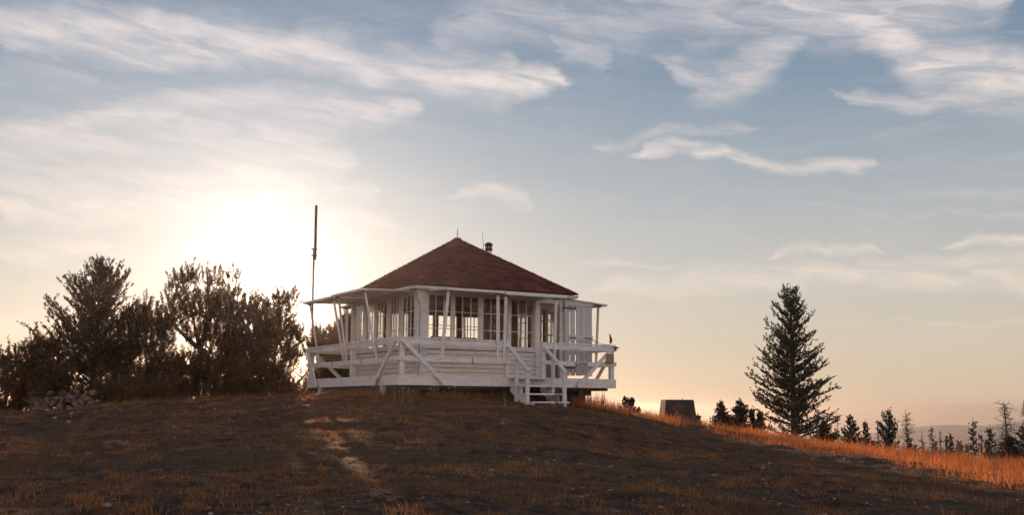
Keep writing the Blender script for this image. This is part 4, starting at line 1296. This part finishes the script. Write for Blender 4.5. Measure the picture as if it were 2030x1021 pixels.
def snag(px, top_py, wpx, d, seed, label, nbr=30, droop=.0, tw=True, trunk=.05):
    nbr = int(nbr * 1.9)
    r_ = np.random.default_rng(seed); p = at(px, 860, d); z = gz(p.x, p.y); hgt = at(px, top_py, d).z - z
    root = tag(empty('dead_tree', (p.x, p.y, z)), label, 'dead tree', SG)
    t = MB(); t.tube([(0, 0, 0), (.02, 0, hgt * .5), (-.03, 0, hgt)], [trunk, trunk * .6, .008], 6);     br = MB() if nbr > 50 else t; rad_ = wpx / 2 * d / F_PX
    for i in range(nbr):
        u = r_.uniform(.25, .97); phi = r_.uniform(0, 6.28); Lb = rad_ * r_.uniform(.4, 1.1) * (1.15 - .75 * u)
        q = [np.array([0, 0, u * hgt])]; dr_ = np.array([math.cos(phi), math.sin(phi), r_.uniform(-.5, .9)])
        for k in range(4):
            q.append(q[-1] + dr_ * Lb / 4); dr_ = dr_ + np.array([r_.normal() * .2, r_.normal() * .2, r_.normal() * .25 - droop])
        br.tube([tuple(x) for x in q], [.013, .010, .008, .006, .003], 4, False)
        if tw:
            for k in range(7):
                s_ = q[r_.integers(1, 5)]; e = s_ + r_.normal(size=3) * Lb * .22 + [0, 0, -droop * .1]
                br.tube([tuple(s_), tuple(e)], [.006, .003], 3, False)
    t.build('trunk', MSNAG, root)
    if br is not t: br.build('branches', MSNAG, root)
    return root


fir(1430, 798, 30, 39, 61, 'pale edged little fir just right of the concrete block')
fir(1467, 795, 42, 39, 62, 'bushy young fir left of the large fir, second from the block')
fir(1491, 813, 16, 40, 63, 'narrow small fir close left of the large fir')
fir(1508, 818, 20, 40, 64, 'short fir tucked against the left foot of the large fir')
fir(1240, 790, 12, 33, 65, 'thin twiggy sapling on the crest nearest the deck corner', nbr=9, tl=.04)
fir(1252, 793, 16, 33, 66, 'slightly wider sapling beside the thin one on the crest', nbr=12, tl=.04)
fir(1384, 825, 8, 37, 82, 'tiny sapling hard against the right side of the concrete block', nbr=20, tl=.06)
fir(1634, 838, 40, 40, 67, 'broad low fir under the right side of the large fir')
snag(1662, 820, 30, 44, 68, 'thin bare pole right of the large fir', 14, .1)
fir(1658, 847, 10, 42, 69, 'small fir at the foot of the thin bare pole', nbr=24)
fir(1687, 825, 44, 42, 70, 'leaning bushy fir with long right branches', upt=.5)
fir(1718, 836, 22, 43, 71, 'slim fir left of the scraggly half dead one')
snag(1741, 834, 30, 44, 72, 'small half bare tree beside the dark full pine', 26)
fir(1741, 868, 18, 43, 73, 'green lower growth around the small half bare tree', nbr=26)
fir(1761, 815, 40, 42, 74, 'full dark pine with upswept branches, tallest living tree of the row', upt=.55, prof=.6, nbr=60)
snag(1798, 812, 58, 42, 75, 'tall grey dead tree with curling bare branches', 46, .12)
fir(1800, 870, 54, 42, 76, 'low green growth around the tall curling dead tree', nbr=30)
fir(1828, 868, 14, 44, 77, 'little spire fir between two dead trees', nbr=26)
snag(1829, 852, 10, 45, 97, 'bare tip standing above the little spire fir', 8)
snag(1848, 842, 34, 42, 78, 'drooping dead tree with hanging twigs', 40, .35)
snag(1864, 853, 26, 42, 79, 'shorter drooping dead tree right beside its twin', 28, .35)
fir(1880, 860, 28, 43, 80, 'compact dark fir right of the drooping dead trees')
fir(1898, 873, 18, 45, 81, 'small pointed fir in the gap before the tall spire')
fir(1914, 876, 9, 46, 83, 'first of two thin small spires left of the tall spire', nbr=26)
fir(1920, 873, 9, 46, 84, 'second of two thin small spires, hard by the tall spire', nbr=26)
fir(1930, 832, 14, 44, 85, 'tall very narrow spire fir against the hazy ridge', nbr=60, prof=.6)
fir(1943, 858, 16, 44, 86, 'narrow fir right of the tall spire, shorter', nbr=36)
fir(1961, 847, 26, 43, 87, 'neat conical fir between narrow fir and great dead tree')
snag(1995, 796, 74, 40, 88, 'great dead tree with wide bare crown near the right edge', 70, .08, trunk=.09)
fir(2000, 862, 64, 40, 89, 'dark living skirt below the great dead tree')
snag(2034, 794, 44, 39, 90, 'dead tree cut by the right edge of the view', 50, .08, trunk=.08)
fir(2030, 846, 62, 39.5, 91, 'dark fir at the right edge below the dead crown')
fir(1978, 872, 34, 43, 92, 'stubby fir left of the great dead tree trunk', nbr=30)
fir(1700, 862, 22, 46, 93, 'small far fir behind the leaning bushy one', nbr=26)
fir(1675, 858, 14, 46, 94, 'distant little fir between bare pole and bushy fir', nbr=26)
fir(1775, 872, 22, 46, 95, 'small fir behind the right foot of the full pine', nbr=26)
fir(1645, 860, 14, 46, 96, 'tiny distant fir just left of the thin bare pole', nbr=24)


fir(1852, 872, 26, 44, 101, 'low fir at the foot of the twin drooping dead trees', nbr=50)
fir(1905, 884, 22, 43, 102, 'stubby low fir among the thin spires', nbr=50)
fir(1728, 874, 26, 43, 103, 'low fir filling the gap left of the half bare tree', nbr=50)
fir(1703, 878, 22, 43, 104, 'low fir under the long branches of the leaning fir', nbr=50)
fir(1952, 884, 24, 42, 105, 'low fir between the narrow fir and the neat conical one', nbr=50)
fir(1448, 832, 16, 40, 106, 'low sapling between the two young firs right of the block', nbr=40)

# ------------------------------------------------------------------ weeds and flowers
def weed(px, d, hgt, n, seed, label, spread=.10, fl=None):
    r_ = np.random.default_rng(seed); p = at(px, 790, d); z = gz(p.x, p.y)
    root = tag(empty('weed_plant', (p.x, p.y, z)), label, 'weed')
    st = MB(); V_, F_ = [], []
    lf = MB()
    for i in range(n):
        a_ = r_.uniform(0, 6.28); o_ = r_.uniform(0, spread); hh = hgt * r_.uniform(.55, 1.0)
        q0 = np.array([math.cos(a_) * o_ * .3, math.sin(a_) * o_ * .3, 0]); q2 = np.array([math.cos(a_) * o_, math.sin(a_) * o_, hh])
        q1 = (q0 + q2) / 2 + [0, 0, .05 * hh]
        st.tube([tuple(q0), tuple(q1), tuple(q2)], [.005, .004, .002], 4, False)
        for k in range(16):
            u = r_.uniform(.2, 1); c_ = q0 + (q2 - q0) * u; dd = r_.normal(size=3); dd[2] = abs(dd[2]); dd /= np.linalg.norm(dd); s_ = np.cross(dd, [0, 0, 1.]); s_ /= np.linalg.norm(s_) + 1e-6
            e = c_ + dd * r_.uniform(.02, .05); lf.poly([c_ - s_ * .003, c_ + dd * .015 + s_ * .007, e, c_ + dd * .015 - s_ * .007])
    st.build('stem', MWEED, root); lf.build('leaves', MWEED, root)
    return root


weed(745, 24.3, .60, 7, 1, 'tallest dry weed clump standing before the near deck brace', .14)
weed(782, 24.0, .38, 6, 2, 'shorter weed clump under the near deck corner')
weed(796, 24.0, .40, 5, 3, 'thin weed clump just right of the near deck corner')
weed(815, 24.1, .34, 5, 4, 'sparse low weed stalks right of the deck corner, under the brace')
weed(1002, 24.6, .42, 5, 5, 'dry stalks against the fascia left of the stairs', .12)
weed(1104, 25.2, .50, 8, 6, 'dense upright weed stalks between the stair posts', .12)
weed(1172, 26.6, .55, 5, 7, 'thin tall stalks before the right end of the fascia', .2)
weed(1195, 27.6, .62, 9, 8, 'backlit tall weeds beside the right deck corner', .2)
weed(270, 25.5, .22, 6, 9, 'small dry weed clump right of the rock heap')
ys_ = tag(empty('yarrow', (0, 0, 0)), 'white flat flower heads on thin stems in the shade under the deck', 'flower', 'white flowers under the deck edge')
st = MB(); st.tube([(0, 0, 0), (.01, 0, .2)], .003, 4); st.build('stem', MWEED, ys_)
hd = MB()
for k in range(7):
    t_ = k * .9; rr_ = .014 if k else 0; hd.lathe([(0, -.004), (.009, 0), (.008, .005), (0, .008)], (.01 + rr_ * math.cos(t_), rr_ * math.sin(t_), .2), 7)
hd.build('flower_head', MYAR, ys_)
first = True
for (px, py) in [(853, 770), (869, 773), (889, 770), (901, 767), (913, 780), (879, 776), (887, 781), (899, 776), (931, 779), (951, 785), (957, 786), (849, 780), (811, 772), (818, 775), (799, 771), (792, 776), (809, 778)]:
    d = 24.6 + (px - 790) * .006; p = at(px, py, d)
    z = gz(p.x, p.y)
    if first: o = ys_; first = False
    else:
        o = ys_.copy(); C.objects.link(o)
        for ch in ys_.children: c2 = ch.copy(); C.objects.link(c2); c2.parent = o
    k_ = max(.5, (p.z - z) / .2)
    o.location = (p.x, p.y, z); o.scale = (1, 1, k_); o.rotation_euler = (0, 0, random.uniform(0, 6))
for i, (px, py) in enumerate([(135, 850), (108, 836), (140, 842), (92, 824)]):
    p = at(px, py, 21 + i * .7)
    m_ = MB(); m_.tube([(0, 0, 0), (0, 0, .1)], .004, 4)
    r0_ = tag(empty('yellow_flower', (p.x, p.y, gz(p.x, p.y))), ['yellow flower nearest the camera left of the boulder', 'yellow flower lying farthest left but one', 'yellow flower just behind the nearest one', 'small yellow flower closest to the rock heap'][i], 'flower', 'yellow flowers on the left slope')
    m_.build('stem', MWEED, r0_); m_ = MB()
    for k in range(5): m_.lathe([(0, -.01), (.018, 0), (0, .014)], (.025 * math.cos(k * 1.3), .025 * math.sin(k * 1.3), .1 + .012 * (k % 2)), 6)
    m_.build('petals', MYEL, r0_)

# ------------------------------------------------------------------ haze
hz = MB(); hz.box((-7200, -7200, -345), (7200, 7200, 12))
mh = bpy.data.materials.new('haze_air'); mh.use_nodes = True
nt_ = mh.node_tree
for n in list(nt_.nodes): nt_.nodes.remove(n)
ho = nt_.nodes.new('ShaderNodeOutputMaterial'); hv = nt_.nodes.new('ShaderNodeVolumePrincipled')
hv.inputs['Color'].default_value = (.66, .62, .63, 1)
hv.inputs['Density'].default_value = .00026
hv.inputs['Anisotropy'].default_value = .82
nt_.links.new(hv.outputs[0], ho.inputs['Volume'])
hzo = hz.build('haze', mh)
tag(hzo, 'thin warm evening haze over the valley', kind='stuff')
